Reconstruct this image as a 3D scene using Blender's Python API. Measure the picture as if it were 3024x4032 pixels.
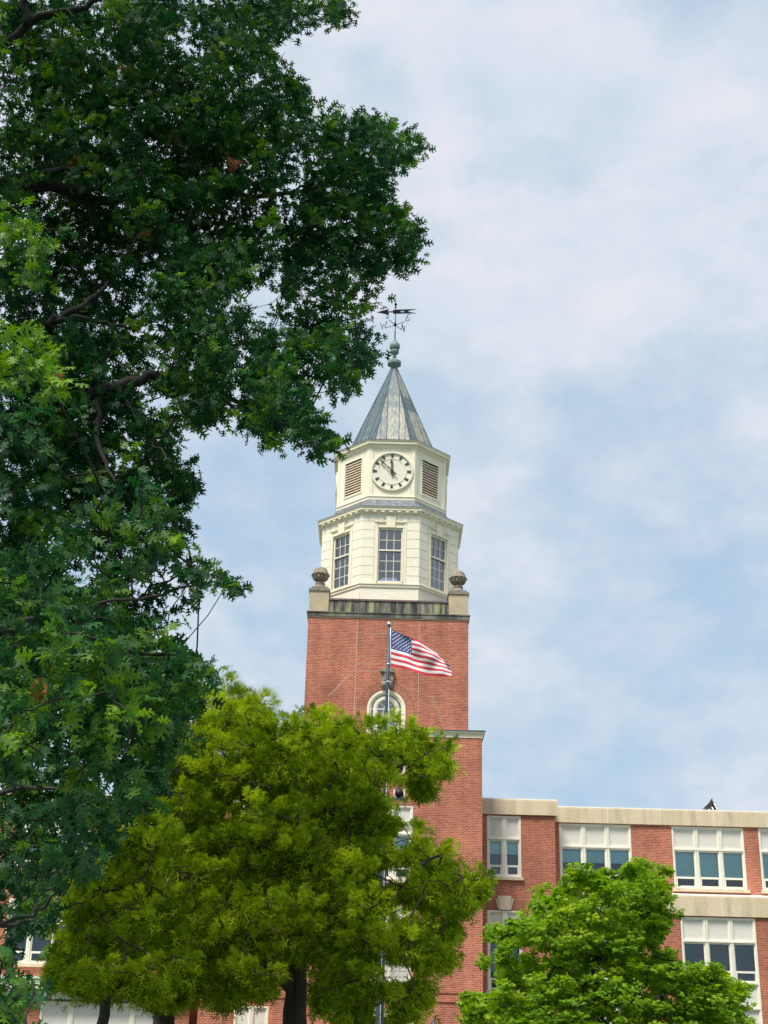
import bpy, math, random
import numpy as np
from mathutils import Vector, Matrix
R = math.radians
for o in list(bpy.data.objects): bpy.data.objects.remove(o)
S = bpy.context.scene
COL = S.collection

# ------------------------------------------------------------------ camera
FPX, PITCH, ROLL, EYE = 5591.0, R(23.2), R(1.5), 1.6
FW = np.array([0, math.cos(PITCH), math.sin(PITCH)])
U0 = np.array([0, -math.sin(PITCH), math.cos(PITCH)])
X0 = np.array([1.0, 0, 0])
RT = math.cos(ROLL) * X0 + math.sin(ROLL) * U0
UP = -math.sin(ROLL) * X0 + math.cos(ROLL) * U0
cd = bpy.data.cameras.new('camera')
cam = bpy.data.objects.new('camera', cd); COL.objects.link(cam)
cam.matrix_world = Matrix(((RT[0], UP[0], -FW[0], 0), (RT[1], UP[1], -FW[1], 0), (RT[2], UP[2], -FW[2], EYE), (0, 0, 0, 1)))
cd.sensor_fit = 'VERTICAL'; cd.sensor_height = 36; cd.lens = FPX / 4032 * 36
cd.clip_start = 0.1; cd.clip_end = 3000
S.camera = cam

# ------------------------------------------------------------------ sky, sun, exposure
SUN_EL, SUN_AZ = R(61), R(-36)          # azimuth measured from straight behind the camera towards the left
sun_dir = Vector((math.sin(SUN_AZ) * math.cos(SUN_EL), -math.cos(SUN_AZ) * math.cos(SUN_EL), math.sin(SUN_EL)))
W = bpy.data.worlds.new('World'); S.world = W; W.use_nodes = True
nt = W.node_tree; N = nt.nodes; L = nt.links
N.clear()
out = N.new('ShaderNodeOutputWorld'); bg = N.new('ShaderNodeBackground')
sky = N.new('ShaderNodeTexSky'); sky.sky_type = 'NISHITA'; sky.sun_disc = False
sky.sun_elevation = SUN_EL; sky.sun_rotation = math.atan2(sun_dir.x, sun_dir.y)
sky.air_density = 1.0; sky.dust_density = 2.0
def wn(t, **k):
    n = N.new(t)
    for a, b in k.items(): setattr(n, a, b)
    return n
tc = wn('ShaderNodeTexCoord')
sep = wn('ShaderNodeSeparateXYZ'); L.new(tc.outputs['Generated'], sep.inputs[0])
mp = wn('ShaderNodeMapping'); mp.inputs['Scale'].default_value = (1, 1, 1.6); mp.inputs['Location'].default_value = (0.35, 0.0, 0.12)
mp.inputs['Rotation'].default_value = (0, R(14), 0)
L.new(tc.outputs['Generated'], mp.inputs[0])
n1 = wn('ShaderNodeTexNoise'); n1.inputs['Scale'].default_value = 4.2; n1.inputs['Detail'].default_value = 6; n1.inputs['Roughness'].default_value = 0.52
n1.inputs['Distortion'].default_value = 0.25
L.new(mp.outputs[0], n1.inputs['Vector'])
n2 = wn('ShaderNodeTexNoise'); n2.inputs['Scale'].default_value = 14; n2.inputs['Detail'].default_value = 5; n2.inputs['Roughness'].default_value = 0.55
L.new(mp.outputs[0], n2.inputs['Vector'])
def wm(op, a, b):
    n = wn('ShaderNodeMath', operation=op)
    for i, v in enumerate((a, b)):
        if isinstance(v, (int, float)): n.inputs[i].default_value = v
        else: L.new(v, n.inputs[i])
    return n.outputs[0]
cov = wm('ADD', wm('ADD', n1.outputs[0], wm('MULTIPLY', wm('SUBTRACT', n2.outputs[0], 0.5), 0.36)), wm('MULTIPLY', wm('SUBTRACT', sep.outputs[2], 0.34), 0.30))
rmp = wn('ShaderNodeValToRGB'); rmp.color_ramp.interpolation = 'EASE'
e = rmp.color_ramp.elements; e[0].position = 0.30; e[0].color = (0, 0, 0, 1); e[1].position = 0.68; e[1].color = (1, 1, 1, 1)
L.new(cov, rmp.inputs[0])
def mixc(f, a, b):
    n = wn('ShaderNodeMix', data_type='RGBA')
    if isinstance(f, float): n.inputs[0].default_value = f
    else: L.new(f, n.inputs[0])
    for i, v in ((6, a), (7, b)):
        if isinstance(v, tuple): n.inputs[i].default_value = (*v, 1)
        else: L.new(v, n.inputs[i])
    return n.outputs[2]
hz = wm('MULTIPLY', wm('ADD', sep.outputs[2], -0.12), 1.6)
blue = mixc(hz, (3.9, 5.75, 7.5), (4.75, 6.0, 7.5))
blue = mixc(0.15, blue, sky.outputs[0])
n2r = wn('ShaderNodeMapRange'); n2r.inputs[1].default_value = .36; n2r.inputs[2].default_value = .66; L.new(n2.outputs[0], n2r.inputs[0])
cloud = mixc(n2r.outputs[0], (5.8, 6.6, 7.5), (6.95, 7.15, 7.85))
L.new(mixc(rmp.outputs[0], blue, cloud), bg.inputs[0]); bg.inputs[1].default_value = 0.1
L.new(bg.outputs[0], out.inputs[0])

sl = bpy.data.lights.new('sun', 'SUN'); sl.energy = 4.6; sl.angle = R(18); sl.color = (1, 0.94, 0.84)
so = bpy.data.objects.new('sun', sl); COL.objects.link(so); so.rotation_euler = sun_dir.to_track_quat('Z', 'Y').to_euler(); so.location = (-20, -20, 60)
S.view_settings.view_transform = 'Standard'; S.view_settings.look = 'None'; S.view_settings.gamma = 1
S.view_settings.exposure = 0.17
S.cycles.max_bounces = 8; S.cycles.transparent_max_bounces = 16

# ------------------------------------------------------------------ helpers
def un(x, y, Y):
    """direction through a photo pixel, followed to the depth Y"""
    d = FW + (x - 1512) / FPX * RT - (y - 2016) / FPX * UP
    t = Y / d[1]
    return np.array([d[0] * t, Y, EYE + d[2] * t])

def material(name, color=(.5, .5, .5), rough=.7, metal=0.0, spec=0.5, noise=0.0, nscale=3.0, color2=None, bump=0.0, stretch=(1, 1, 1)):
    m = bpy.data.materials.new(name); m.use_nodes = True
    t = m.node_tree; b = t.nodes['Principled BSDF']
    b.inputs['Roughness'].default_value = rough; b.inputs['Metallic'].default_value = metal
    b.inputs['Specular IOR Level'].default_value = spec
    b.inputs['Base Color'].default_value = (*color, 1)
    if noise or color2 or bump:
        c = t.nodes.new('ShaderNodeTexCoord'); mpn = t.nodes.new('ShaderNodeMapping'); mpn.inputs['Scale'].default_value = stretch
        t.links.new(c.outputs['Object'], mpn.inputs[0])
        nz = t.nodes.new('ShaderNodeTexNoise'); nz.inputs['Scale'].default_value = nscale; nz.inputs['Detail'].default_value = 6; nz.inputs['Roughness'].default_value = .65
        t.links.new(mpn.outputs[0], nz.inputs['Vector'])
        rp = t.nodes.new('ShaderNodeValToRGB')
        c2 = color2 or tuple(max(0, v * (1 - noise)) for v in color)
        c1 = color if color2 else tuple(min(1, v * (1 + noise)) for v in color)
        rp.color_ramp.elements[0].position = .35; rp.color_ramp.elements[0].color = (*c2, 1)
        rp.color_ramp.elements[1].position = .65; rp.color_ramp.elements[1].color = (*c1, 1)
        t.links.new(nz.outputs[0], rp.inputs[0]); t.links.new(rp.outputs[0], b.inputs['Base Color'])
        if bump:
            bp = t.nodes.new('ShaderNodeBump'); bp.inputs['Strength'].default_value = bump; bp.inputs['Distance'].default_value = .02
            t.links.new(nz.outputs[0], bp.inputs['Height']); t.links.new(bp.outputs[0], b.inputs['Normal'])
    return m

def brick_material(name, uv=False, gain=1.0):
    m = bpy.data.materials.new(name); m.use_nodes = True
    t = m.node_tree; n = t.nodes; l = t.links; b = n['Principled BSDF']; b.inputs['Roughness'].default_value = .85; b.inputs['Specular IOR Level'].default_value = .2
    br = n.new('ShaderNodeTexBrick'); br.offset = .5; br.squash = 1; br.inputs['Scale'].default_value = 1
    br.inputs['Brick Width'].default_value = .213; br.inputs['Row Height'].default_value = .0735; br.inputs['Mortar Size'].default_value = .0092
    br.inputs['Mortar Smooth'].default_value = .1; br.inputs['Bias'].default_value = -.1
    geo = n.new('ShaderNodeNewGeometry')
    if uv:
        tcn = n.new('ShaderNodeTexCoord'); vec = tcn.outputs['UV']
    else:
        sp = n.new('ShaderNodeSeparateXYZ'); l.new(geo.outputs['Position'], sp.inputs[0])
        sn = n.new('ShaderNodeSeparateXYZ'); l.new(geo.outputs['True Normal'], sn.inputs[0])
        ab = n.new('ShaderNodeMath'); ab.operation = 'ABSOLUTE'; l.new(sn.outputs[0], ab.inputs[0])
        gt = n.new('ShaderNodeMath'); gt.operation = 'GREATER_THAN'; gt.inputs[1].default_value = .5; l.new(ab.outputs[0], gt.inputs[0])
        mx = n.new('ShaderNodeMix'); mx.data_type = 'FLOAT'; l.new(gt.outputs[0], mx.inputs[0]); l.new(sp.outputs[0], mx.inputs[2]); l.new(sp.outputs[1], mx.inputs[3])
        cb = n.new('ShaderNodeCombineXYZ'); l.new(mx.outputs[0], cb.inputs[0]); l.new(sp.outputs[2], cb.inputs[1]); vec = cb.outputs[0]
    l.new(vec, br.inputs['Vector'])
    br.inputs['Color1'].default_value = (.50 * gain, .145 * gain, .078 * gain, 1); br.inputs['Color2'].default_value = (.29 * gain, .070 * gain, .045 * gain, 1)
    br.inputs['Mortar'].default_value = (.64, .36, .26, 1)
    nz = n.new('ShaderNodeTexNoise'); nz.inputs['Scale'].default_value = .55; nz.inputs['Detail'].default_value = 7; nz.inputs['Roughness'].default_value = .6
    l.new(geo.outputs['Position'], nz.inputs['Vector'])
    rp = n.new('ShaderNodeMapRange'); rp.inputs[1].default_value = .3; rp.inputs[2].default_value = .7; rp.inputs[3].default_value = .80; rp.inputs[4].default_value = 1.16
    l.new(nz.outputs[0], rp.inputs[0])
    hs = n.new('ShaderNodeHueSaturation'); l.new(br.outputs['Color'], hs.inputs['Color']); l.new(rp.outputs[0], hs.inputs['Value'])
    l.new(hs.outputs[0], b.inputs['Base Color'])
    ms = n.new('ShaderNodeMapping'); ms.inputs['Scale'].default_value = (1.7, 1.7, .12); l.new(geo.outputs['Position'], ms.inputs[0])
    n3 = n.new('ShaderNodeTexNoise'); n3.inputs['Scale'].default_value = 1.5; n3.inputs['Detail'].default_value = 6; l.new(ms.outputs[0], n3.inputs['Vector'])
    r3 = n.new('ShaderNodeMapRange'); r3.inputs[1].default_value = .35; r3.inputs[2].default_value = .6; r3.inputs[3].default_value = .86; r3.inputs[4].default_value = 1.04; l.new(n3.outputs[0], r3.inputs[0])
    h2 = n.new('ShaderNodeHueSaturation'); l.new(hs.outputs[0], h2.inputs['Color']); l.new(r3.outputs[0], h2.inputs['Value']); l.new(h2.outputs[0], b.inputs['Base Color'])
    bp = n.new('ShaderNodeBump'); bp.invert = True; bp.inputs['Strength'].default_value = .6; bp.inputs['Distance'].default_value = .008
    l.new(br.outputs['Fac'], bp.inputs['Height']); l.new(bp.outputs[0], b.inputs['Normal'])
    return m

def stain_material(name, dark, light, lime, sc=2.2, lo=.42, hi=.58):
    """vertical weather streaks on cast stone"""
    m = material(name, light, .85)
    t = m.node_tree; n = t.nodes; l = t.links; b = n['Principled BSDF']
    g = n.new('ShaderNodeNewGeometry'); mpn = n.new('ShaderNodeMapping'); mpn.inputs['Scale'].default_value = (sc, sc, .22)
    l.new(g.outputs['Position'], mpn.inputs[0])
    a = n.new('ShaderNodeTexNoise'); a.inputs['Scale'].default_value = 1.6; a.inputs['Detail'].default_value = 5; a.inputs['Roughness'].default_value = .6; l.new(mpn.outputs[0], a.inputs['Vector'])
    c = n.new('ShaderNodeTexNoise'); c.inputs['Scale'].default_value = 1.1; c.inputs['Detail'].default_value = 3; l.new(mpn.outputs[0], c.inputs['Vector'])
    f = n.new('ShaderNodeTexNoise'); f.inputs['Scale'].default_value = 18; f.inputs['Detail'].default_value = 6; l.new(g.outputs['Position'], f.inputs['Vector'])
    r1 = n.new('ShaderNodeMapRange'); r1.inputs[1].default_value = lo; r1.inputs[2].default_value = hi; l.new(a.outputs[0], r1.inputs[0])
    r2 = n.new('ShaderNodeMapRange'); r2.inputs[1].default_value = .5; r2.inputs[2].default_value = .62; l.new(c.outputs[0], r2.inputs[0])
    m1 = n.new('ShaderNodeMix'); m1.data_type = 'RGBA'; m1.inputs[6].default_value = (*light, 1); m1.inputs[7].default_value = (*lime, 1); l.new(r2.outputs[0], m1.inputs[0])
    m2 = n.new('ShaderNodeMix'); m2.data_type = 'RGBA'; m2.inputs[6].default_value = (*dark, 1); l.new(m1.outputs[2], m2.inputs[7]); l.new(r1.outputs[0], m2.inputs[0])
    r3 = n.new('ShaderNodeMapRange'); r3.inputs[3].default_value = .75; r3.inputs[4].default_value = 1.25; l.new(f.outputs[0], r3.inputs[0])
    hs = n.new('ShaderNodeHueSaturation'); l.new(m2.outputs[2], hs.inputs['Color']); l.new(r3.outputs[0], hs.inputs['Value'])
    l.new(hs.outputs[0], b.inputs['Base Color'])
    return m

def glass_material(name, tint=(.78, .92, .95), refl=.06):
    m = bpy.data.materials.new(name); m.use_nodes = True
    t = m.node_tree; n = t.nodes; l = t.links; n.clear()
    o = n.new('ShaderNodeOutputMaterial'); mx = n.new('ShaderNodeMixShader'); tr = n.new('ShaderNodeBsdfTransparent'); gl = n.new('ShaderNodeBsdfGlossy')
    tr.inputs[0].default_value = (*tint, 1); gl.inputs['Roughness'].default_value = .03; gl.inputs[0].default_value = (.9, .97, 1, 1)
    g = n.new('ShaderNodeTexCoord'); nz = n.new('ShaderNodeTexNoise'); nz.inputs['Scale'].default_value = 1.4; l.new(g.outputs['Object'], nz.inputs['Vector'])
    bp = n.new('ShaderNodeBump'); bp.inputs['Strength'].default_value = .12; bp.inputs['Distance'].default_value = .05; l.new(nz.outputs[0], bp.inputs['Height']); l.new(bp.outputs[0], gl.inputs['Normal'])
    fr = n.new('ShaderNodeFresnel'); fr.inputs[0].default_value = 1.5
    ad = n.new('ShaderNodeMath'); ad.operation = 'ADD'; ad.inputs[1].default_value = refl; l.new(fr.outputs[0], ad.inputs[0])
    l.new(ad.outputs[0], mx.inputs[0]); l.new(tr.outputs[0], mx.inputs[1]); l.new(gl.outputs[0], mx.inputs[2]); l.new(mx.outputs[0], o.inputs[0])
    return m

def leaf_material(name, dark, mid, light, trans=.25, rough=.5, spec=.4, special=None):
    m = bpy.data.materials.new(name); m.use_nodes = True
    t = m.node_tree; n = t.nodes; l = t.links; b = n['Principled BSDF']; b.inputs['Roughness'].default_value = rough; b.inputs['Specular IOR Level'].default_value = spec
    at = n.new('ShaderNodeAttribute'); at.attribute_name = 'tint'
    rp = n.new('ShaderNodeValToRGB'); el = rp.color_ramp.elements
    el[0].position = 0; el[0].color = (*dark, 1); el[1].position = 1; el[1].color = (*light, 1)
    x = el.new(.5); x.color = (*mid, 1)
    if special:
        el[2].position = .93
        y = el.new(.955); y.color = (*special, 1); z = el.new(1.0); z.color = (*special, 1)
    l.new(at.outputs['Fac'], rp.inputs[0]); l.new(rp.outputs[0], b.inputs['Base Color'])
    tr = n.new('ShaderNodeBsdfTranslucent'); hs = n.new('ShaderNodeHueSaturation'); hs.inputs['Value'].default_value = 1.6; hs.inputs['Saturation'].default_value = 1.1
    l.new(rp.outputs[0], hs.inputs['Color']); l.new(hs.outputs[0], tr.inputs[0])
    mx = n.new('ShaderNodeMixShader'); mx.inputs[0].default_value = trans; l.new(b.outputs[0], mx.inputs[1]); l.new(tr.outputs[0], mx.inputs[2])
    l.new(mx.outputs[0], n['Material Output'].inputs[0])
    return m

class MB:
    def __init__(s, *mats): s.v = []; s.f = []; s.mi = []; s.mats = list(mats); s.uv = None; s.xf = None; s.cur = 0; s.smooth = False; s.sf = []
    def add(s, vs, fs, mi=None, smooth=None):
        b = len(s.v)
        for p in vs:
            s.v.append(s.xf(p) if s.xf else tuple(p))
        for f in fs:
            s.f.append([b + i for i in f]); s.mi.append(s.cur if mi is None else mi); s.sf.append(s.smooth if smooth is None else smooth)
    def box(s, x0, x1, y0, y1, z0, z1, mi=None):
        s.add([(x0, y0, z0), (x1, y0, z0), (x1, y1, z0), (x0, y1, z0), (x0, y0, z1), (x1, y0, z1), (x1, y1, z1), (x0, y1, z1)],
              [(0, 3, 2, 1), (4, 5, 6, 7), (0, 1, 5, 4), (1, 2, 6, 5), (2, 3, 7, 6), (3, 0, 4, 7)], mi, False)
    def prism(s, poly, y0, y1, mi=None):
        """polygon in x,z pushed from y0 to y1"""
        n = len(poly)
        s.add([(x, y0, z) for x, z in poly] + [(x, y1, z) for x, z in poly],
              [tuple(range(n)), tuple(range(2 * n - 1, n - 1, -1))] + [(i, i + n, (i + 1) % n + n, (i + 1) % n) for i in range(n)], mi, False)
    def lathe(s, prof, cx, cy, n=24, mi=None, smooth=True, a0=0.0):
        vs = []; fs = []
        for r, z in prof:
            for k in range(n):
                a = a0 + 2 * math.pi * k / n
                vs.append((cx + r * math.cos(a), cy + r * math.sin(a), z))
        m = len(prof)
        for i in range(m - 1):
            for k in range(n):
                fs.append((i * n + k, i * n + (k + 1) % n, (i + 1) * n + (k + 1) % n, (i + 1) * n + k))
        fs.append(tuple(range(n - 1, -1, -1))); fs.append(tuple((m - 1) * n + k for k in range(n)))
        s.add(vs, fs, mi, smooth)
    def octo(s, prof, cx, cy, mi=None):
        """octagonal profile: (apothem, z)"""
        s.lathe([(a / math.cos(math.pi / 8), z) for a, z in prof], cx, cy, 8, mi, False, math.pi / 8)
    def tube(s, pts, rad, n=6, mi=None, smooth=True):
        pts = [Vector(p) for p in pts]
        if isinstance(rad, (int, float)): rad = [rad] * len(pts)
        vs = []; fs = []; prev = None
        for i, p in enumerate(pts):
            d = (pts[min(i + 1, len(pts) - 1)] - pts[max(i - 1, 0)])
            d = d.normalized() if d.length > 1e-6 else Vector((0, 0, 1))
            a = prev if prev is not None else (Vector((0, 0, 1)) if abs(d.z) < .9 else Vector((1, 0, 0)))
            a = (a - d * a.dot(d)); a = a.normalized() if a.length > 1e-6 else d.orthogonal().normalized(); prev = a; c = d.cross(a)
            for k in range(n):
                t = 2 * math.pi * k / n
                vs.append(tuple(p + (a * math.cos(t) + c * math.sin(t)) * rad[i]))
        for i in range(len(pts) - 1):
            for k in range(n):
                fs.append((i * n + k, i * n + (k + 1) % n, (i + 1) * n + (k + 1) % n, (i + 1) * n + k))
        fs.append(tuple(range(n - 1, -1, -1))); fs.append(tuple((len(pts) - 1) * n + k for k in range(n)))
        s.add(vs, fs, mi, smooth)
    def wall(s, x0, x1, z0, z1, y, holes, depth, mi=None, mi_rev=None):
        """a wall face at y with rectangular holes and their reveals running back by depth"""
        xs = sorted({x0, x1, *[h[0] for h in holes], *[h[1] for h in holes]}); zs = sorted({z0, z1, *[h[2] for h in holes], *[h[3] for h in holes]})
        for i in range(len(xs) - 1):
            for j in range(len(zs) - 1):
                cx = (xs[i] + xs[i + 1]) / 2; cz = (zs[j] + zs[j + 1]) / 2
                if any(h[0] < cx < h[1] and h[2] < cz < h[3] for h in holes) or not (x0 < cx < x1 and z0 < cz < z1): continue
                s.add([(xs[i], y, zs[j]), (xs[i + 1], y, zs[j]), (xs[i + 1], y, zs[j + 1]), (xs[i], y, zs[j + 1])], [(0, 1, 2, 3)], mi, False)
        for a, b, c, d in holes:
            e = y + depth
            s.add([(a, y, c), (b, y, c), (b, y, d), (a, y, d), (a, e, c), (b, e, c), (b, e, d), (a, e, d)], [(0, 4, 5, 1), (1, 5, 6, 2), (2, 6, 7, 3), (3, 7, 4, 0)], mi if mi_rev is None else mi_rev, False)
    def build(s, name, parent=None, label=None, uvs=None):
        me = bpy.data.meshes.new(name)
        org = Vector(parent['_o']) if parent is not None and '_o' in parent else Vector((0, 0, 0))
        me.from_pydata([tuple(Vector(v) - org) for v in s.v], [], s.f)
        for m in s.mats: me.materials.append(m)
        me.polygons.foreach_set('material_index', s.mi); me.polygons.foreach_set('use_smooth', s.sf)
        if uvs is not None:
            ul = me.uv_layers.new(name='UVMap')
            for lp in me.loops: ul.data[lp.index].uv = uvs[lp.vertex_index]
        me.update()
        o = bpy.data.objects.new(name, me); COL.objects.link(o)
        if parent is not None:
            o.parent = parent; o['_o'] = list(org)
        if label: o['label'] = label
        return o

def thing(name, label, cat, loc, group=None, kind=None):
    o = bpy.data.objects.new(name, None); COL.objects.link(o); o.location = loc; o.empty_display_size = .3
    o['_o'] = list(loc); o['label'] = label; o['category'] = cat
    if group: o['group'] = group
    if kind: o['kind'] = kind
    return o

# ------------------------------------------------------------------ materials
M_brick = brick_material('red_brick'); M_brick_uv = brick_material('red_brick_arch', True, .72)
M_cream = material('cream_paint', (.88, .81, .64), .6, color2=(.84, .77, .58), nscale=1.8)
M_cream_clap = material('cream_clapboard', (.88, .82, .66), .6, noise=.07, nscale=3, stretch=(1, 1, 7), bump=.15)
M_white = material('white_window_paint', (.84, .80, .68), .5, noise=.04, nscale=3)
M_panel = material('window_panel_offwhite', (.70, .67, .60), .6, noise=.05, nscale=2)
M_lime = stain_material('cast_stone', (.50, .41, .29), (.70, .57, .40), (.62, .52, .34), 1.6, .28, .50)
M_lime_dark = stain_material('streaked_parapet_stone', (.035, .035, .04), (.30, .27, .20), (.34, .35, .17), 2.6, .40, .60)
M_ledge = stain_material('weathered_ledge_stone', (.07, .07, .065), (.25, .24, .19), (.28, .29, .18), 1.2, .42, .66)
M_urn = material('weathered_limestone', (.40, .33, .25), .9, color2=(.14, .115, .09), nscale=9, bump=.5)
M_pier = material('buff_stone', (.56, .44, .27), .85, color2=(.42, .37, .27), nscale=1.6)
M_cap = material('grey_cap_stone', (.33, .29, .23), .9, color2=(.17, .16, .14), nscale=8)
M_lead_dark = material('dark_flashing', (.07, .075, .09), .5, noise=.4, nscale=6)
M_copper_red = material('oxidised_flashing', (.22, .13, .12), .6, color2=(.10, .08, .09), nscale=8)
def lead_material():
    m = material('weathered_lead_roof', (.2, .25, .27), .45, .0)
    t = m.node_tree; n = t.nodes; l = t.links; b = n['Principled BSDF']
    at = n.new('ShaderNodeAttribute'); at.attribute_name = 'tint'
    rp = n.new('ShaderNodeValToRGB'); el = rp.color_ramp.elements; el[0].color = (.05, .085, .11, 1); el[1].color = (.42, .39, .29, 1); x = el.new(.5); x.color = (.13, .165, .175, 1)
    g = n.new('ShaderNodeNewGeometry'); mpn = n.new('ShaderNodeMapping'); mpn.inputs['Scale'].default_value = (2.4, 2.4, .35); l.new(g.outputs['Position'], mpn.inputs[0])
    z = n.new('ShaderNodeTexNoise'); z.inputs['Scale'].default_value = 3.2; z.inputs['Detail'].default_value = 8; z.inputs['Roughness'].default_value = .7; l.new(mpn.outputs[0], z.inputs['Vector'])
    a = n.new('ShaderNodeMath'); a.operation = 'SUBTRACT'; a.inputs[1].default_value = .5; l.new(z.outputs[0], a.inputs[0])
    c = n.new('ShaderNodeMath'); c.operation = 'MULTIPLY_ADD'; c.inputs[1].default_value = 2.1; l.new(a.outputs[0], c.inputs[0]); l.new(at.outputs['Fac'], c.inputs[2])
    l.new(c.outputs[0], rp.inputs[0]); l.new(rp.outputs[0], b.inputs['Base Color'])
    return m
M_lead = lead_material()
M_lead_plain = material('lead_skirt', (.22, .26, .29), .5, color2=(.09, .08, .10), nscale=5, stretch=(1, 1, 1))
M_verdigris = material('copper_verdigris', (.20, .32, .28), .6, color2=(.13, .20, .19), nscale=7)
M_iron = material('wrought_iron', (.02, .018, .03), .9, noise=.3, spec=.1)
M_iron_red = material('rusty_iron', (.06, .02, .035), .8, noise=.3, spec=.1)
M_clockblack = material('clock_numeral_paint', (.045, .028, .03), .5, noise=.3)
M_dial = material('clock_dial', (.78, .74, .60), .5, noise=.03)
M_louver = material('louver_slat_paint', (.78, .74, .58), .5, noise=.05)
M_louver_in = material('louver_dark_wood', (.60, .33, .20), .8, noise=.5, nscale=4)
M_glass = glass_material('window_glass'); M_glass_tower = glass_material('tower_glass', (.66, .68, .74), .17)
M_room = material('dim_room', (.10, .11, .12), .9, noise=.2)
M_room_brown = material('tower_room_boards', (.30, .25, .22), .9, noise=.3)
M_blind = material('roller_blind', (.60, .80, .80), .8, noise=.05)
M_blind_v = material('vertical_blind', (.16, .22, .22), .7, noise=.1)
M_joint = material('pale_mortar_joint', (.62, .50, .38), .9, noise=.1)
M_white_cap = material('white_coping_metal', (.82, .82, .78), .4, noise=.03)
M_pole = material('grey_blue_pole_paint', (.035, .06, .095), .45, .0, noise=.15, nscale=4)
M_silver = material('brushed_fitting', (.55, .55, .55), .35, .8)
M_black = material('black_housing', (.02, .02, .025), .4, noise=.2)
M_lens = material('lamp_lens', (.25, .3, .33), .1)
M_red = material('flag_red', (.62, .035, .055), .75); M_fwhite = material('flag_white', (.80, .80, .82), .75); M_blue = material('flag_blue', (.028, .05, .20), .75)
M_grass = material('lawn_grass', (.055, .08, .025), .9, color2=(.035, .055, .018), nscale=1.2, bump=.4)
M_path = material('concrete_path', (.38, .36, .33), .9, noise=.12, nscale=3, bump=.1)
M_bark = material('oak_bark', (.035, .030, .028), .95, color2=(.014, .012, .012), nscale=9, bump=.8, stretch=(1, 1, .25))
M_bark_c = material('cedar_bark', (.085, .065, .05), .95, color2=(.03, .024, .02), nscale=12, bump=.9, stretch=(1, 1, .15))
M_bark_g = material('grey_twig_bark', (.16, .14, .12), .9, noise=.4, nscale=6)

# ------------------------------------------------------------------ ground
g = MB(M_grass)
nx = 40
vs = []; fs = []
for j in range(nx + 1):
    for i in range(nx + 1):
        x = (i / nx - .5) * 900; y = (j / nx) * 900 - 250
        vs.append((x, y, 0.0))
for j in range(nx):
    for i in range(nx):
        a = j * (nx + 1) + i; fs.append((a, a + 1, a + nx + 2, a + nx + 1))
g.add(vs, fs); o = g.build('ground'); o['kind'] = 'structure'; o['label'] = 'green lawn in front of the brick college building'
p = MB(M_path); p.box(-2, 2.6, 4, 62, -.1, .02); o = p.build('path'); o['kind'] = 'structure'; o['label'] = 'straight concrete path leading to the tower entrance'

# ------------------------------------------------------------------ clock tower
CX, CY = 0.34, 67.8
T = thing('clock_tower', 'tall red brick clock tower with cream octagonal belfry and lead spire', 'clock tower', (CX, CY, 0))
HU, HL = 3.80, 4.39
YU, YL = CY - HU, CY - HL
# upper brick shaft, front wall has an arched opening
def arch_pts(cx, cz, r, n=24):
    return [(cx + r * math.cos(math.pi * k / n), cz + r * math.sin(math.pi * k / n)) for k in range(n + 1)]
AW, AZ, AB = 0.895, 19.13, 16.0      # arched window half width, spring line, bottom
m = MB(M_brick)
n = 24
ztop = 23.5
ap = arch_pts(CX, AZ, AW, n)         # right to left
m.wall(CX - HU, CX + HU, 18.0, ztop, YU, [(CX - AW, CX + AW, 18.0, AZ + AW)], .0)
for k in range(n):                   # spandrels round the arch
    (xa, za), (xb, zb) = ap[k], ap[k + 1]
    m.add([(xa, YU, za), (xb, YU, zb), (xb, YU, AZ + AW), (xa, YU, AZ + AW)], [(0, 3, 2, 1)], smooth=False)
    m.add([(xa, YU, za), (xb, YU, zb), (xb, YU + .22, zb), (xa, YU + .22, za)], [(0, 1, 2, 3)], smooth=False)
for sx in (-1, 1):
    m.add([(CX + sx * HU, YU, 18), (CX + sx * HU, YU + 2 * HU, 18), (CX + sx * HU, YU + 2 * HU, ztop), (CX + sx * HU, YU, ztop)], [(0, 1, 2, 3)], smooth=False)
m.add([(CX - HU, YU + 2 * HU, 18), (CX + HU, YU + 2 * HU, 18), (CX + HU, YU + 2 * HU, ztop), (CX - HU, YU + 2 * HU, ztop)], [(0, 1, 2, 3)], smooth=False)
for sx in (-1, 1):                   # jambs of the arched window
    m.add([(CX + sx * AW, YU, 18), (CX + sx * AW, YU + .22, 18), (CX + sx * AW, YU + .22, AZ), (CX + sx * AW, YU, AZ)], [(0, 1, 2, 3)], smooth=False)
shaft_mesh = m
# lower brick block with its window bays
WL, WR = CX - 1.30, CX + 1.30
lowholes = [(CX - AW, CX + AW, AB, 17.72), (WL, WR, 11.3, 14.55), (WL, WR, 6.9, 10.2), (CX - 1.42, CX + 1.42, 0.0, 5.72)]
m = MB(M_brick)
m.wall(CX - HL, CX + HL, 0, 17.72, YL, lowholes, .18)
for sx in (-1, 1):
    m.add([(CX + sx * HL, YL, 0), (CX + sx * HL, YL + 2 * HL, 0), (CX + sx * HL, YL + 2 * HL, 17.72), (CX + sx * HL, YL, 17.72)], [(0, 1, 2, 3)], smooth=False)
m.add([(CX - HL, YL + 2 * HL, 0), (CX + HL, YL + 2 * HL, 0), (CX + HL, YL + 2 * HL, 17.72), (CX - HL, YL + 2 * HL, 17.72)], [(0, 1, 2, 3)], smooth=False)
m.box(CX - HL - .06, CX - 1.5, YL - .06, YL - .002, 0, 6.24)       # slightly proud brick plinth
m.box(CX + 1.5, CX + HL + .06, YL - .06, YL - .002, 0, 6.24)
m.box(CX - HL - .1, CX - 1.5, YL - .1, YL - .002, 6.26, 6.34); m.box(CX + 1.5, CX + HL + .1, YL - .1, YL - .002, 6.26, 6.34)
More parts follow.
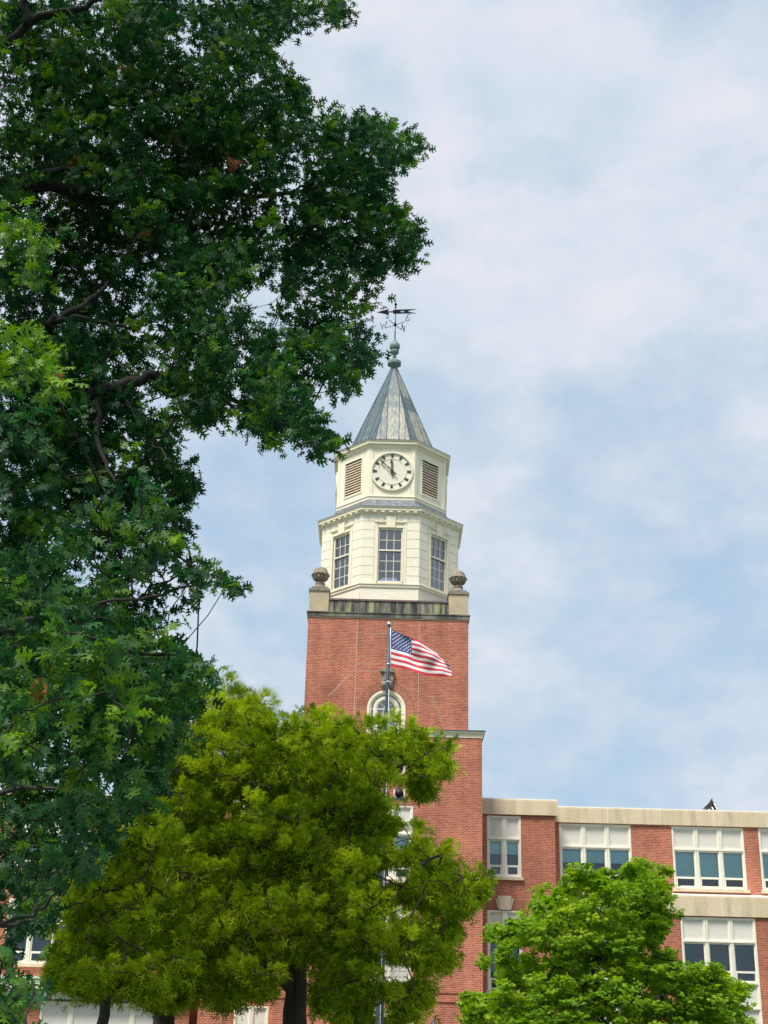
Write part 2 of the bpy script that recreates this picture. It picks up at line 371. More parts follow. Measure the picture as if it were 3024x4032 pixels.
m.box(CX + 1.5, CX + HL, YL - .035, YL - .002, 6.64, 6.72); m.box(CX - HL, CX - 1.5, YL - .035, YL - .002, 6.64, 6.72)
m.build('lower_block', T)
# cornice of the lower block
for sx in (-1, 1):
    m = MB(M_cream, M_lead_dark)
    def bx(xi, xo, *r):
        xa, xb = sorted((CX + sx * xi, CX + sx * xo)); m.box(xa, xb, *r)
    XI = AW + .443
    bx(XI, HL + .03, YL - .03, YL + .5, 17.70, 17.77, 0)
    for k in range(5):
        q = .03 + .10 * (k / 4) ** 1.7
        bx(XI, HL + q, YL - q, YL + .5, 17.772 + k * .04, 17.772 + k * .04 + .0395, 0)
    bx(XI - .01, HL + .15, YL - .15, YU - .002, 17.975, 18.03, 1)
    bx(HU + .002, HL + .15, YU, CY + HL + .1, 17.98, 18.028, 1)
    bx(XI, HU + .06, YU - .07, YU - .002, 18.0, 18.17, 0)
    m.build('lower_cornice', T)
# pale control joints on the shaft
m = shaft_mesh; m.mats.append(M_joint); m.cur = 1
for x in (-1.13, 1.81): m.box(x - .011, x + .011, YU - .004, YU + .02, 18.2 if x < 0 else 18.2, 23.4)
for x0, x1, z in ((-1.1, .9, 22.77), (-1.1, .1, 21.28), (-1.1, -.05, 20.91)): m.box(x0, x1, YU - .004, YU + .02, z - .006, z + .006)
rnd = random.Random(4)
x, z = -1.5, 20.6
for k in range(13):
    m.box(x - .09 - rnd.random() * .05, x + .06, YU - .004, YU + .02, z - .006, z + .006); m.box(x - .09, x - .078, YU - .004, YU + .02, z - .06, z - .01)
    x -= .05 + rnd.random() * .03; z -= .0735
x, z = 2.52, 19.75
for k in range(16):
    m.box(x - .06 - rnd.random() * .08, x + .04, YU - .004, YU + .02, z - .005, z + .005); x += rnd.random() * .09 - .015; z -= .0735
m.build('upper_shaft', T)
# brick arch ring
def ring(cx, cz, r0, r1, y, name, a0=0.0, a1=math.pi, parent=T, n=48):
    m = MB(M_brick_uv); uv = []
    vs = []; fs = []
    for k in range(n + 1):
        a = a0 + (a1 - a0) * k / n
        for r_, yy in ((r0, y), (r1, y), (r0, y + .05), (r1, y + .05)):
            vs.append((cx + r_ * math.cos(a), yy, cz + r_ * math.sin(a))); uv.append((r_ - r0 + .003, a * (r0 + r1) / 2))
    for k in range(n):
        b = 4 * k; fs += [(b, b + 1, b + 5, b + 4), (b + 1, b + 3, b + 7, b + 5), (b, b + 4, b + 6, b + 2)]
    m.add(vs, fs, smooth=False)
    return m.build(name, parent, uvs=uv)
ring(CX, AZ, AW + .004, AW + .43, YU - .006, 'brick_arch')
def flat_arch(cx, hw, z0, z1, y, parent, gap=0.0):
    m = MB(M_brick_uv); uv = []; vs = []; fs = []; n = 40
    for k in range(n + 1):
        u = -1 + 2 * k / n
        vs += [(cx + u * hw, y, z0), (cx + u * (hw + .28), y, z1)]; uv += [(0.003, u * hw * 1.1 + 5), (z1 - z0, u * hw * 1.1 + 5)]
    for k in range(n):
        if abs(-1 + 2 * (k + .5) / n) * hw < gap: continue
        fs.append((2 * k, 2 * k + 2, 2 * k + 3, 2 * k + 1))
    m.add(vs, fs, smooth=False)
    return m.build('flat_arch', parent, uvs=uv)
flat_arch(CX, 1.36, 14.57, 14.95, YL - .006, T); flat_arch(CX, 1.36, 10.23, 10.6, YL - .006, T); flat_arch(CX, 1.5, 5.84, 6.22, YL - .066, T)
# carved keystone above the arch
m = MB(M_urn)
m.prism([(CX - .32, 20.98), (CX - .30, 20.62), (CX - .19, 20.05), (CX + .19, 20.05), (CX + .30, 20.62), (CX + .32, 20.98)], YU - .16, YU - .004)
m.prism([(CX - .36, 21.0), (CX - .33, 20.84), (CX + .33, 20.84), (CX + .36, 21.0)], YU - .24, YU - .162)
m.prism([(CX - .13, 20.82), (CX - .1, 20.3), (CX + .1, 20.3), (CX + .13, 20.82)], YU - .21, YU - .162)
m.lathe([(.02, 20.06), (.13, 20.1), (.17, 20.22), (.15, 20.34), (.05, 20.42)], CX - .1, YU - .16, 12)
m.lathe([(.02, 20.06), (.13, 20.1), (.17, 20.22), (.15, 20.34), (.05, 20.42)], CX + .12, YU - .16, 12)
for k in range(5): m.lathe([(.01, 20.36), (.05, 20.4 + k * .02), (.04, 20.48 + k * .02), (.01, 20.52 + k * .02)], CX - .14 + k * .07, YU - .22, 8)
m.build('keystone', T, 'dark carved stone keystone over the arched window')

# arched window
def arch_band(m, cx, cz, r0, r1, y0, y1, mi, n=28, zb=None):
    pts = []
    for k in range(n + 1):
        a = math.pi * k / n; pts.append((math.cos(a), math.sin(a)))
    for k in range(n):
        (c0, s0), (c1, s1) = pts[k], pts[k + 1]
        vs = []
        for yy in (y0, y1):
            vs += [(cx + r0 * c0, yy, cz + r0 * s0), (cx + r1 * c0, yy, cz + r1 * s0), (cx + r1 * c1, yy, cz + r1 * s1), (cx + r0 * c1, yy, cz + r0 * s1)]
        m.add(vs, [(0, 1, 2, 3), (0, 3, 7, 4), (1, 5, 6, 2)], mi, False)
    if zb is not None:
        for sx in (-1, 1):
            xa, xb = sorted((cx + sx * r0, cx + sx * r1)); m.box(xa, xb, y0, y1, zb, cz, mi)
yw = YL + .02                # the window surround stands at the face of the lower block and passes through the cornice
yw = YU - .02
m = MB(M_cream)
arch_band(m, CX, AZ, .78, AW, yw + .02, yw + .2, 0, zb=AB)
arch_band(m, CX, AZ, .70, .78, yw + .07, yw + .2, 0, zb=AB)
arch_band(m, CX, AZ, .47, .60, yw + .06, yw + .2, 0, zb=AB)
arch_band(m, CX, AZ, .41, .47, yw + .09, yw + .2, 0, zb=AB)
m.box(CX - .72, CX + .72, yw + .10, yw + .2, AZ - .022, AZ + .022)
for zz in (18.35, 17.6, 16.85): m.box(CX - .72, CX + .72, yw + .115, yw + .2, zz - .018, zz + .018)
wf = m.build('arched_window', T)
m = MB(M_cream)
for a in (40, 140): c, s_ = math.cos(R(a)), math.sin(R(a)); m.tube([(CX + .58 * c, yw + .13, AZ + .58 * s_), (CX + .74 * c, yw + .13, AZ + .74 * s_)], .02, 4)
for a in (45, 90, 135): c, s_ = math.cos(R(a)), math.sin(R(a)); m.tube([(CX + .14 * c, yw + .13, AZ + .14 * s_), (CX + .42 * c, yw + .13, AZ + .42 * s_)], .014, 4)
m.tube([(CX + .14 * math.cos(math.pi * k / 10), yw + .13, AZ + .14 * math.sin(math.pi * k / 10)) for k in range(11)], .014, 4)
for x in (-.14, .14): m.box(CX + x - .014, CX + x + .014, yw + .12, yw + .15, AB, AZ)
m.build('glazing_bar', wf)
m = MB(M_glass_tower)
vs = [(CX + .8 * math.cos(math.pi * k / 24), yw + .16, AZ + .8 * math.sin(math.pi * k / 24)) for k in range(25)] + [(CX - .8, yw + .16, AB), (CX + .8, yw + .16, AB)]
m.add(vs, [tuple(range(len(vs)))], smooth=False); m.build('pane', wf)
m = MB(M_blind)
for k in range(62): m.box(CX - .78, CX + .78, yw + .26, yw + .285, AB + k * .065, AB + k * .065 + .045)
m.build('venetian_blind', wf)
m = MB(M_room); m.box(CX - .9, CX + .9, yw + .5, yw + .6, AB - .1, 20.1); m.build('dark_interior', wf)
m = MB(M_lime); m.box(CX - 1.0, CX + 1.0, YL - .1, YU + .1, AB - .16, AB - .004); m.build('window_sill', T)
for sx in (-1, 1):                      # brick piers beside the arched window
    m = MB(M_brick); xa, xb = sorted((CX + sx * (AW + .002), CX + sx * (AW + .44))); m.box(xa, xb, YL - .03, YL - .002, AB, 18.0); m.box(xa, xb, YL, YU + .01, 17.6, 18.0); m.build('brick_pier', T)

# top cornice, parapet, piers
m = MB(M_ledge, M_lime)
m.box(CX - HU - .025, CX + HU + .025, YU - .025, CY + HU + .025, 23.50, 23.555, 1)
m.box(CX - HU - .06, CX + HU + .06, YU - .06, CY + HU + .06, 23.557, 23.74, 0)
m.box(CX - HU - .09, CX + HU + .09, YU - .09, CY + HU + .09, 23.742, 23.79, 0)
m.build('stone_cornice', T)
m = MB(M_lime_dark, M_copper_red)
pj = 2.86
for y0, y1 in ((YU + .05, YU + .35), (CY + HU - .35, CY + HU - .05)):
    xs_ = [CX - pj, -1.2, 0.32, 1.83, CX + pj]
    for a, b in zip(xs_, xs_[1:]): m.box(a + .006, b - .006, y0, y1, 23.792, 24.40, 0)
    m.box(CX - pj, CX + pj, y0 - .04, y1 + .04, 24.402, 24.49, 1)
for x0, x1 in ((CX - HU + .05, CX - HU + .35), (CX + HU - .35, CX + HU - .05)):
    m.box(x0, x1, CY - pj, CY + pj, 23.792, 24.40, 0); m.box(x0 - .04, x1 + .04, CY - pj, CY + pj, 24.402, 24.49, 1)
m.build('parapet', T, 'dark streaked stone parapet below the cream octagon')
def urn(px, py, lab):
    m = MB(M_pier, M_cap)
    h = .465
    m.box(px - h, px + h, py - h, py + h, 23.792, 24.84, 0)
    m.box(px - h - .045, px + h + .045, py - h - .045, py + h + .045, 24.842, 24.965, 1)
    m.box(px - h + .07, px + h - .07, py - h + .07, py + h - .07, 24.967, 25.09, 1)
    pr = m.build('pier', T, lab)
    m = MB(M_urn)
    m.lathe([(.33, 25.09), (.33, 25.14), (.27, 25.18), (.23, 25.30), (.25, 25.33), (.25, 25.37), (.17, 25.40), (.155, 25.46), (.19, 25.49), (.27, 25.54), (.36, 25.64), (.405, 25.76), (.40, 25.80),
             (.435, 25.80), (.43, 25.84), (.385, 25.87), (.37, 25.95), (.335, 26.05), (.27, 26.14), (.17, 26.20), (.06, 26.225), (.01, 26.23)], px, py, 28)
    for k in range(14):
        a = 2 * math.pi * k / 14
        m.tube([(px + r_ * math.cos(a), py + r_ * math.sin(a), z) for r_, z in ((.18, 25.5), (.27, 25.56), (.34, 25.65), (.36, 25.70))], [.02, .045, .055, .02], 5)
    for k in range(12):
        a = 2 * math.pi * k / 12; m.box(px + .42 * math.cos(a) - .03, px + .42 * math.cos(a) + .03, py + .42 * math.sin(a) - .03, py + .42 * math.sin(a) + .03, 25.74, 25.80)
    m.build('ball_finial', pr)
q = HU - .47
urn(CX - q, CY - q, 'buff stone pier with weathered ball finial, left corner'); urn(CX + q, CY - q, 'buff stone pier with weathered ball finial, right corner')
urn(CX - q, CY + q, None); urn(CX + q, CY + q, None)
m = MB(M_cap); m.box(CX - HU + .1, CX + HU - .1, YU + .1, CY + HU - .1, 23.60, 23.80); m.build('terrace_deck', T)

# ---- octagonal lantern with the tall windows
A1 = 3.404; A2 = 2.76; CX2 = .35
def face_xf(k, cx=CX2, cy=CY):
    """local frame of octagon face k: x to the right seen from outside, y = distance inward from centre as negative, z up"""
    a = k * math.pi / 4
    c, s_ = math.cos(a), math.sin(a)
    def f(p):
        x, y, z = p     # y is minus the apothem for the outer face
        return (cx + x * c - y * s_, cy + x * s_ + y * c, z)
    return f
m = MB(M_cream, M_cream_clap, M_room_brown)
HW = A1 * math.tan(math.pi / 8)
WZ0, WZ1, WHX = 25.53, 28.36, .60
for k in range(8):
    m.xf = face_xf(k)
    m.wall(-HW, HW, 24.3, 29.10, -A1, [(-WHX, WHX, WZ0, WZ1)], .22, 0)
    hi = (A1 - .24) * math.tan(math.pi / 8)
    # inner lining
    m.wall(-hi, hi, 24.3, 29.0, -(A1 - .24), [(-WHX, WHX, WZ0, WZ1)], .0, 2)
m.xf = None
m.octo([(A1 - .25, 28.75), (A1 - .25, 28.8)], CX2, CY, 2)
m.octo([(A1 - .25, 24.5), (A1 - .25, 24.55)], CX2, CY, 2)
m.build('lantern_wall', T)
# rusticated boards each side of every window
m = MB(M_cream_clap)
zs = [25.40, 25.875, 26.35, 26.83, 27.305, 27.78, 28.235, 28.70, 29.08]
for k in range(8):
    m.xf = face_xf(k)
    for z0, z1 in zip(zs, zs[1:]):
        for sx in (-1, 1):
            x_in = .80 if z1 < 29 else .62
            xo = (A1 + .03) * math.tan(math.pi / 8)
            xi_in = HW
            pts = [(sx * x_in, z0), (sx * xo, z0), (sx * xo, z1 - .032), (sx * x_in, z1 - .032)]
            vs = [(p_[0], -A1 - .03, p_[1]) for p_ in pts] + [(sx * x_in, -A1 + .001, z0), (sx * xi_in, -A1 + .001, z0), (sx * xi_in, -A1 + .001, z1 - .032), (sx * x_in, -A1 + .001, z1 - .032)]
            m.add(vs, [(0, 1, 2, 3), (0, 4, 5, 1), (3, 2, 6, 7), (0, 3, 7, 4)], smooth=False)
    # clapboard skirt under the moulding
    for q in range(6): m.wall(-HW, HW, 24.3 + q * .15, 24.3 + q * .15 + .145, -A1 - .012 - .004 * (5 - q), [], 0)
m.build('weatherboard', T)
m = MB(M_cream)
m.octo([(A1 - .1, 25.20), (A1 + .035, 25.20), (A1 + .035, 25.23), (A1 + .06, 25.25), (A1 + .06, 25.36), (A1 + .1, 25.38), (A1 + .1, 25.40), (A1 - .1, 25.41)], CX2, CY)
m.build('base_moulding', T)
# window surrounds + keystones
for k in range(8):
    xf = face_xf(k); yo = -A1
    m = MB(M_cream, M_white); m.xf = xf
    # outer architrave: two jambs, head in two pieces either side of the keystone, sill
    for sx in (-1, 1):
        a, b = sorted((sx * .60, sx * .66)); m.box(a, b, yo - .05, yo + .1, WZ0 - .06, 28.42)
        a, b = sorted((sx * .662, sx * .78)); m.box(a, b, yo - .035, yo - .001, WZ0 - .1, 28.70)
        a, b = sorted((sx * .24, sx * .78)); m.box(a, b, yo - .075, yo - .001, 28.642, 28.70)
        a, b = sorted((sx * .24, sx * .66)); m.box(a, b, yo - .06, yo - .001, 28.36, 28.42)
    m.box(-.68, .68, yo - .05, yo + .1, WZ0 - .08, WZ0)
    m.prism([(-.21, 28.36), (.21, 28.36), (.235, 28.95), (-.235, 28.95)], yo - .085, yo - .001)
    m.prism([(-.62, 28.76), (-.35, 28.74), (-.3, 29.06), (-.62, 29.08)], yo - .03, yo - .001); m.prism([(.62, 28.76), (.35, 28.74), (.3, 29.06), (.62, 29.08)][::-1], yo - .03, yo - .001)
    w = m.build('lantern_window', T)
    m = MB(M_white); m.xf = xf
    yy = yo + .05
    m.box(-.60, -.53, yy, yy + .12, WZ0, WZ1); m.box(.53, .60, yy, yy + .12, WZ0, WZ1)
    m.box(-.53, .53, yy, yy + .12, WZ1 - .09, WZ1); m.box(-.53, .53, yy, yy + .12, WZ0, WZ0 + .07)
    zm = 27.19
    m.box(-.53, .53, yy - .03, yy + .05, zm - .035, zm + .035)
    for x in (-.177, .177):
        m.box(x - .014, x + .014, yy + .03, yy + .055, zm + .035, WZ1 - .09); m.box(x - .014, x + .014, yy + .06, yy + .085, WZ0 + .07, zm - .035)
    zz = (zm + WZ1 - .07) / 2; m.box(-.53, .53, yy + .028, yy + .057, zz - .014, zz + .014)
    for q in (1, 2): zz = WZ0 + .07 + q * (zm - WZ0 - .07) / 3; m.box(-.53, .53, yy + .058, yy + .087, zz - .014, zz + .014)
    m.build('sash', w)
    m = MB(M_glass_tower); m.xf = xf
    m.add([(-.53, yy + .07, WZ0), (.53, yy + .07, WZ0), (.53, yy + .07, WZ1), (-.53, yy + .07, WZ1)], [(0, 1, 2, 3)], smooth=False); m.build('pane', w)
# timber bracing seen through the front window, and stair rail inside
m = MB(material('brace_timber', (.36, .27, .18), .8, noise=.2))
for sx in (-1, 1):
    m.tube([(CX2 + sx * .75, CY - 1.2, 26.25), (CX2 - sx * .75, CY - 1.2, 27.95)], .09, 4, smooth=False)
for x in (-2.2, -1.6, 1.6, 2.2): m.tube([(CX2 + x, CY + 1.0, 24.5), (CX2 + x, CY + 1.0, 26.3)], .025, 4)
m.box(CX2 - 2.3, CX2 + 2.3, CY + .97, CY + 1.03, 25.85, 25.9)
m.build('inner_brace', T)
# lower eave with dentils
m = MB(M_cream, M_lead_dark)
m.octo([(A1 - .1, 29.05), (A1 + .05, 29.06), (A1 + .07, 29.10), (A1 + .14, 29.13), (A1 + .14, 29.215), (A1 + .225, 29.22), (A1 + .225, 29.32), (A1 + .25, 29.34), (A1 + .28, 29.395), (A1 + .28, 29.40), (A1, 29.41)], CX2, CY, 0)
m.octo([(A1 + .1, 29.405), (A1 + .285, 29.403), (A1 + .285, 29.415), (A1, 29.42)], CX2, CY, 1)
for k in range(8):
    m.xf = face_xf(k)
    for q in range(7):
        x = -1.2 + q * .4; m.box(x - .085, x + .085, -A1 - .21, -A1 - .13, 29.13, 29.212, 0)
m.xf = None
m.build('lower_eave', T)
m = MB(M_lead_plain)
m.octo([(A1 + .27, 29.417), (A1 + .05, 29.52), (A2 + .30, 29.74), (A2 + .12, 29.95), (A2 + .03, 30.13), (A2, 30.14)], CX2, CY)
m.build('lead_skirt', T)
# ---- clock stage
m = MB(M_cream, M_louver_in)
HW2 = A2 * math.tan(math.pi / 8)
LZ0, LZ1, LX = 30.72, 32.60, .60
for k in range(8):
    m.xf = face_xf(k)
    if k % 2: m.wall(-HW2, HW2, 30.05, 33.1, -A2, [(-LX, LX, LZ0, LZ1)], .14, 0); m.box(-LX - .1, LX + .1, -A2 + .2, -A2 + .25, LZ0 - .1, LZ1 + .1, 1)
    else: m.wall(-HW2, HW2, 30.05, 33.1, -A2, [], 0, 0)
m.build('belfry_wall', T)
m = MB(M_cream)
m.octo([(A2 - .05, 30.12), (A2 + .05, 30.12), (A2 + .05, 30.26), (A2 + .085, 30.28), (A2 + .085, 30.31), (A2 + .02, 30.33), (A2 - .05, 30.33)], CX2, CY)
for k in range(8):                      # corner boards and inner frames
    m.xf = face_xf(k)
    for sx in (-1, 1):
        xe = (A2 + .03) * math.tan(math.pi / 8)
        a, b = sorted((sx * (HW2 - .17), sx * HW2)); m.add([(a, -A2 - .03, 30.33), (b if sx > 0 else b, -A2 - .03, 30.33), (b, -A2 - .03, 33.05), (a, -A2 - .03, 33.05)], [(0, 1, 2, 3)], smooth=False)
        e = sx * (HW2 - .17); m.add([(e, -A2 - .03, 30.33), (e, -A2, 30.33), (e, -A2, 33.05), (e, -A2 - .03, 33.05)], [(0, 1, 2, 3)], smooth=False)
        m.add([(sx * HW2, -A2 - .03, 30.33), (sx * xe, -A2 - .03, 30.33), (sx * xe, -A2 - .03, 33.05), (sx * HW2, -A2 - .03, 33.05)], [(0, 1, 2, 3)], smooth=False)
    if k % 2:
        for sx in (-1, 1):
            a, b = sorted((sx * LX, sx * (LX + .07))); m.box(a, b, -A2 - .035, -A2 + .1, LZ0 - .07, LZ1 + .07)
        m.box(-LX, LX, -A2 - .035, -A2 + .1, LZ1, LZ1 + .07); m.box(-LX, LX, -A2 - .035, -A2 + .1, LZ0 - .07, LZ0)
    else:
        for sx in (-1, 1):
            for z0, z1, in ((30.55, 30.95), (32.5, 32.85)):
                a, b = sorted((sx * .93, sx * .96)); m.box(a, b, -A2 - .022, -A2 - .001, z0, z1)
        m.box(-.96, -.55, -A2 - .02, -A2 - .001, 32.852, 32.88); m.box(.55, .96, -A2 - .02, -A2 - .001, 32.852, 32.88)
m.build('belfry_trim', T)
for k in (1, 3, 5, 7):
    m = MB(M_louver, M_louver_in); m.xf = face_xf(k)
    nl = 13; dz = (LZ1 - LZ0) / nl; rr = random.Random(k)
    for q in range(nl):
        z = LZ0 + q * dz + .01
        sag = rr.uniform(.0, .022) if k == 1 else .004
        for sgm in range(6):
            xa, xb = -LX + sgm * LX / 3, -LX + (sgm + 1) * LX / 3
            da, db = -sag * math.sin(math.pi * sgm / 6), -sag * math.sin(math.pi * (sgm + 1) / 6)
            m.add([(xa, -A2 + .01, z + da), (xb, -A2 + .01, z + db), (xb, -A2 + .13, z + .03 + db), (xa, -A2 + .13, z + .03 + da), (xa, -A2 + .01, z + .048 + da), (xb, -A2 + .01, z + .048 + db), (xb, -A2 + .13, z + .08 + db), (xa, -A2 + .13, z + .08 + da)],
                  [(0, 1, 5, 4), (4, 5, 6, 7)], smooth=False)
            b_ = len(m.v) - 8; m.f.append([b_, b_ + 3, b_ + 2, b_ + 1]); m.mi.append(1); m.sf.append(False)
    m.build('louver', T)
for k in (0, 2, 4, 6):
    yo = -A2; cz = 31.70; xf = face_xf(k)
    def disc(m, r_, y, mi=0, n=48): m.add([(r_ * math.cos(2 * math.pi * q / n), y, cz + r_ * math.sin(2 * math.pi * q / n)) for q in range(n)], [tuple(range(n))], mi, False)
    def ringb(m, r0, r1, y0, y1, mi=0, n=48):
        for q in range(n):
            a, b = 2 * math.pi * q / n, 2 * math.pi * (q + 1) / n
            vs = []
            for yy in (y0, y1):
                vs += [(r0 * math.cos(a), yy, cz + r0 * math.sin(a)), (r1 * math.cos(a), yy, cz + r1 * math.sin(a)), (r1 * math.cos(b), yy, cz + r1 * math.sin(b)), (r0 * math.cos(b), yy, cz + r0 * math.sin(b))]
            m.add(vs, [(0, 1, 2, 3), (0, 3, 7, 4), (1, 5, 6, 2)], mi, False)
    m = MB(M_dial, M_clockblack); m.xf = xf
    disc(m, 1.0, yo - .03); ringb(m, .99, 1.07, yo - .10, yo - .001); ringb(m, 1.07, 1.09, yo - .05, yo - .001); ringb(m, .69, .72, yo - .05, yo - .03)
    for q in range(12):
        a = q * math.pi / 6; s_, c_ = math.sin(a), math.cos(a)
        P = [(-.048, .755), (.048, .755), (.07, .945), (-.07, .945)]
        pts = [(x * c_ + z * s_, cz - x * s_ + z * c_) for x, z in P]
        m.prism(pts, yo - .055, yo - .031, 1)
    c = m.build('clock_face', T)
    def hand(nm, ang, L_, w, y, tail):
        m = MB(M_clockblack); m.xf = xf; s_, c_ = math.sin(ang), math.cos(ang)
        def tr(P): return [(x * c_ + z * s_, cz - x * s_ + z * c_) for x, z in P]
        m.prism(tr([(-w, -tail), (w, -tail), (w * .8, L_ * .62), (-w * .8, L_ * .62)]), y - .02, y)
        m.prism(tr([(0, L_ * .58), (w * 2.6, L_ * .7), (w * 1.3, L_ * .86), (0, L_), (-w * 1.3, L_ * .86), (-w * 2.6, L_ * .7)]), y - .022, y - .001)
        m.prism(tr([(-w * 1.9, L_ * .25), (w * 1.9, L_ * .25), (w * 1.9, L_ * .30), (-w * 1.9, L_ * .30)]), y - .021, y - .001)
        n_ = 14; m.prism(tr([(w * 1.9 * math.cos(2 * math.pi * i / n_), -tail + w * 1.9 * math.sin(2 * math.pi * i / n_)) for i in range(n_)]), y - .023, y - .001)
        n_ = 16; m.prism(tr([(.085 * math.cos(2 * math.pi * i / n_), .085 * math.sin(2 * math.pi * i / n_)) for i in range(n_)]), y - .024, y - .002)
        m.build(nm, c)
    hand('minute_hand', R(-47 + 1.5), .91, .027, yo - .12, .24); hand('hour_hand', R(-3.5 + .5), .66, .034, yo - .085, .20)
# upper eave
m = MB(M_cream, M_lead_dark)
m.octo([(A2 - .1, 32.98), (A2 + .035, 33.0), (A2 + .05, 33.04), (A2 + .10, 33.08), (A2 + .10, 33.17), (A2 + .20, 33.18), (A2 + .20, 33.29), (A2 + .225, 33.31), (A2 + .255, 33.37), (A2, 33.38)], CX2, CY, 0)
m.octo([(A2, 33.372), (A2 + .265, 33.371), (A2 + .265, 33.39), (2.34, 33.50), (2.2, 33.51)], CX2, CY, 1)
m.build('upper_eave', T)
# spire: octagonal, lead panels with standing seams
AP, ZB, ZT, AT = 2.30, 33.46, 39.20, .125
m = MB(M_lead); tint = []
rr = random.Random(11)
def sp_pt(k, u, t, off=0.0):
    """face k, u in -1..1 across, t 0..1 up"""
    a = AP + (AT - AP) * t; f = face_xf(k)
    return f((u * a * math.tan(math.pi / 8), -a - off, ZB + (ZT - ZB) * t))
for k in range(8):
    strips = [(-1, -.33), (-.33, .33), (.33, 1)]
    for i, (a, b) in enumerate(strips):
        brk = [0, .04, .46, .62, 1] if i == 1 else [0, .04, .45, 1]
        for q in range(len(brk) - 1):
            t0, t1 = brk[q], brk[q + 1]
            def lim(u, t):
                # the middle strip keeps its width as the face narrows, so the side strips end where the ridge meets it
                w = AP + (AT - AP) * t; mid = .33 * AP / w
                if i == 1: return math.copysign(min(1, mid), u)
                if abs(u) > .9: return u
                return math.copysign(min(1, mid), u)
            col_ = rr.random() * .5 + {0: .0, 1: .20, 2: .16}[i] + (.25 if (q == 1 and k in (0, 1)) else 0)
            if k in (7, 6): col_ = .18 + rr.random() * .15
            n_ = 5
            for s1 in range(n_):
                ta = t0 + (t1 - t0) * s1 / n_; tb = t0 + (t1 - t0) * (s1 + 1) / n_
                vs = [sp_pt(k, lim(a, ta), ta), sp_pt(k, lim(b, ta), ta), sp_pt(k, lim(b, tb), tb), sp_pt(k, lim(a, tb), tb)]
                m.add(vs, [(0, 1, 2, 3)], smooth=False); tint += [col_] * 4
nroof = len(tint)
def seam(pts, r_=.022):
    global tint
    b0 = len(m.v); m.tube(pts, r_, 4, smooth=False); tint += [.05] * (len(m.v) - b0)
for k in range(8):
    seam([sp_pt(k, 1, 0), sp_pt(k, 1, 1)], .028)
    tm = 1 - (.33 * AP - AT) / (AP - AT) * 1.0
    for sx in (-1, 1):
        seam([sp_pt(k, sx * .33 * AP / (AP + (AT - AP) * t), t, .004) for t in [tm * q / 6 for q in range(7)]], .018)
        seam([sp_pt(k, sx * .33, .04, .004), sp_pt(k, sx * .98, .015, .004)], .012)
        seam([sp_pt(k, sx * .66, .02, .004), sp_pt(k, sx * .99, .34, .004)], .014)
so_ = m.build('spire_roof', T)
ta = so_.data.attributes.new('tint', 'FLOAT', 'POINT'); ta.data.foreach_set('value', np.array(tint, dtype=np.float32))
m = MB(M_verdigris)
m.octo([(.13, 39.12), (.16, 39.17), (.16, 39.22), (.19, 39.24), (.34, 39.36), (.36, 39.37), (.365, 39.52), (.34, 39.56), (.16, 39.68), (.11, 39.74)], CX2, CY)
m.lathe([(.11, 39.74), (.095, 39.9), (.11, 40.03), (.13, 40.05)], CX2, CY, 12)
m.octo([(.13, 40.03), (.20, 40.09), (.235, 40.17), (.22, 40.24), (.18, 40.27)], CX2, CY)
m.lathe([(.02, 40.2), (.15, 40.24), (.24, 40.32), (.285, 40.44), (.29, 40.52), (.27, 40.63), (.2, 40.74), (.12, 40.80), (.12, 40.83), (.115, 40.86), (.05, 40.90), (.03, 40.93)], CX2, CY, 24)
m.build('copper_finial', T)

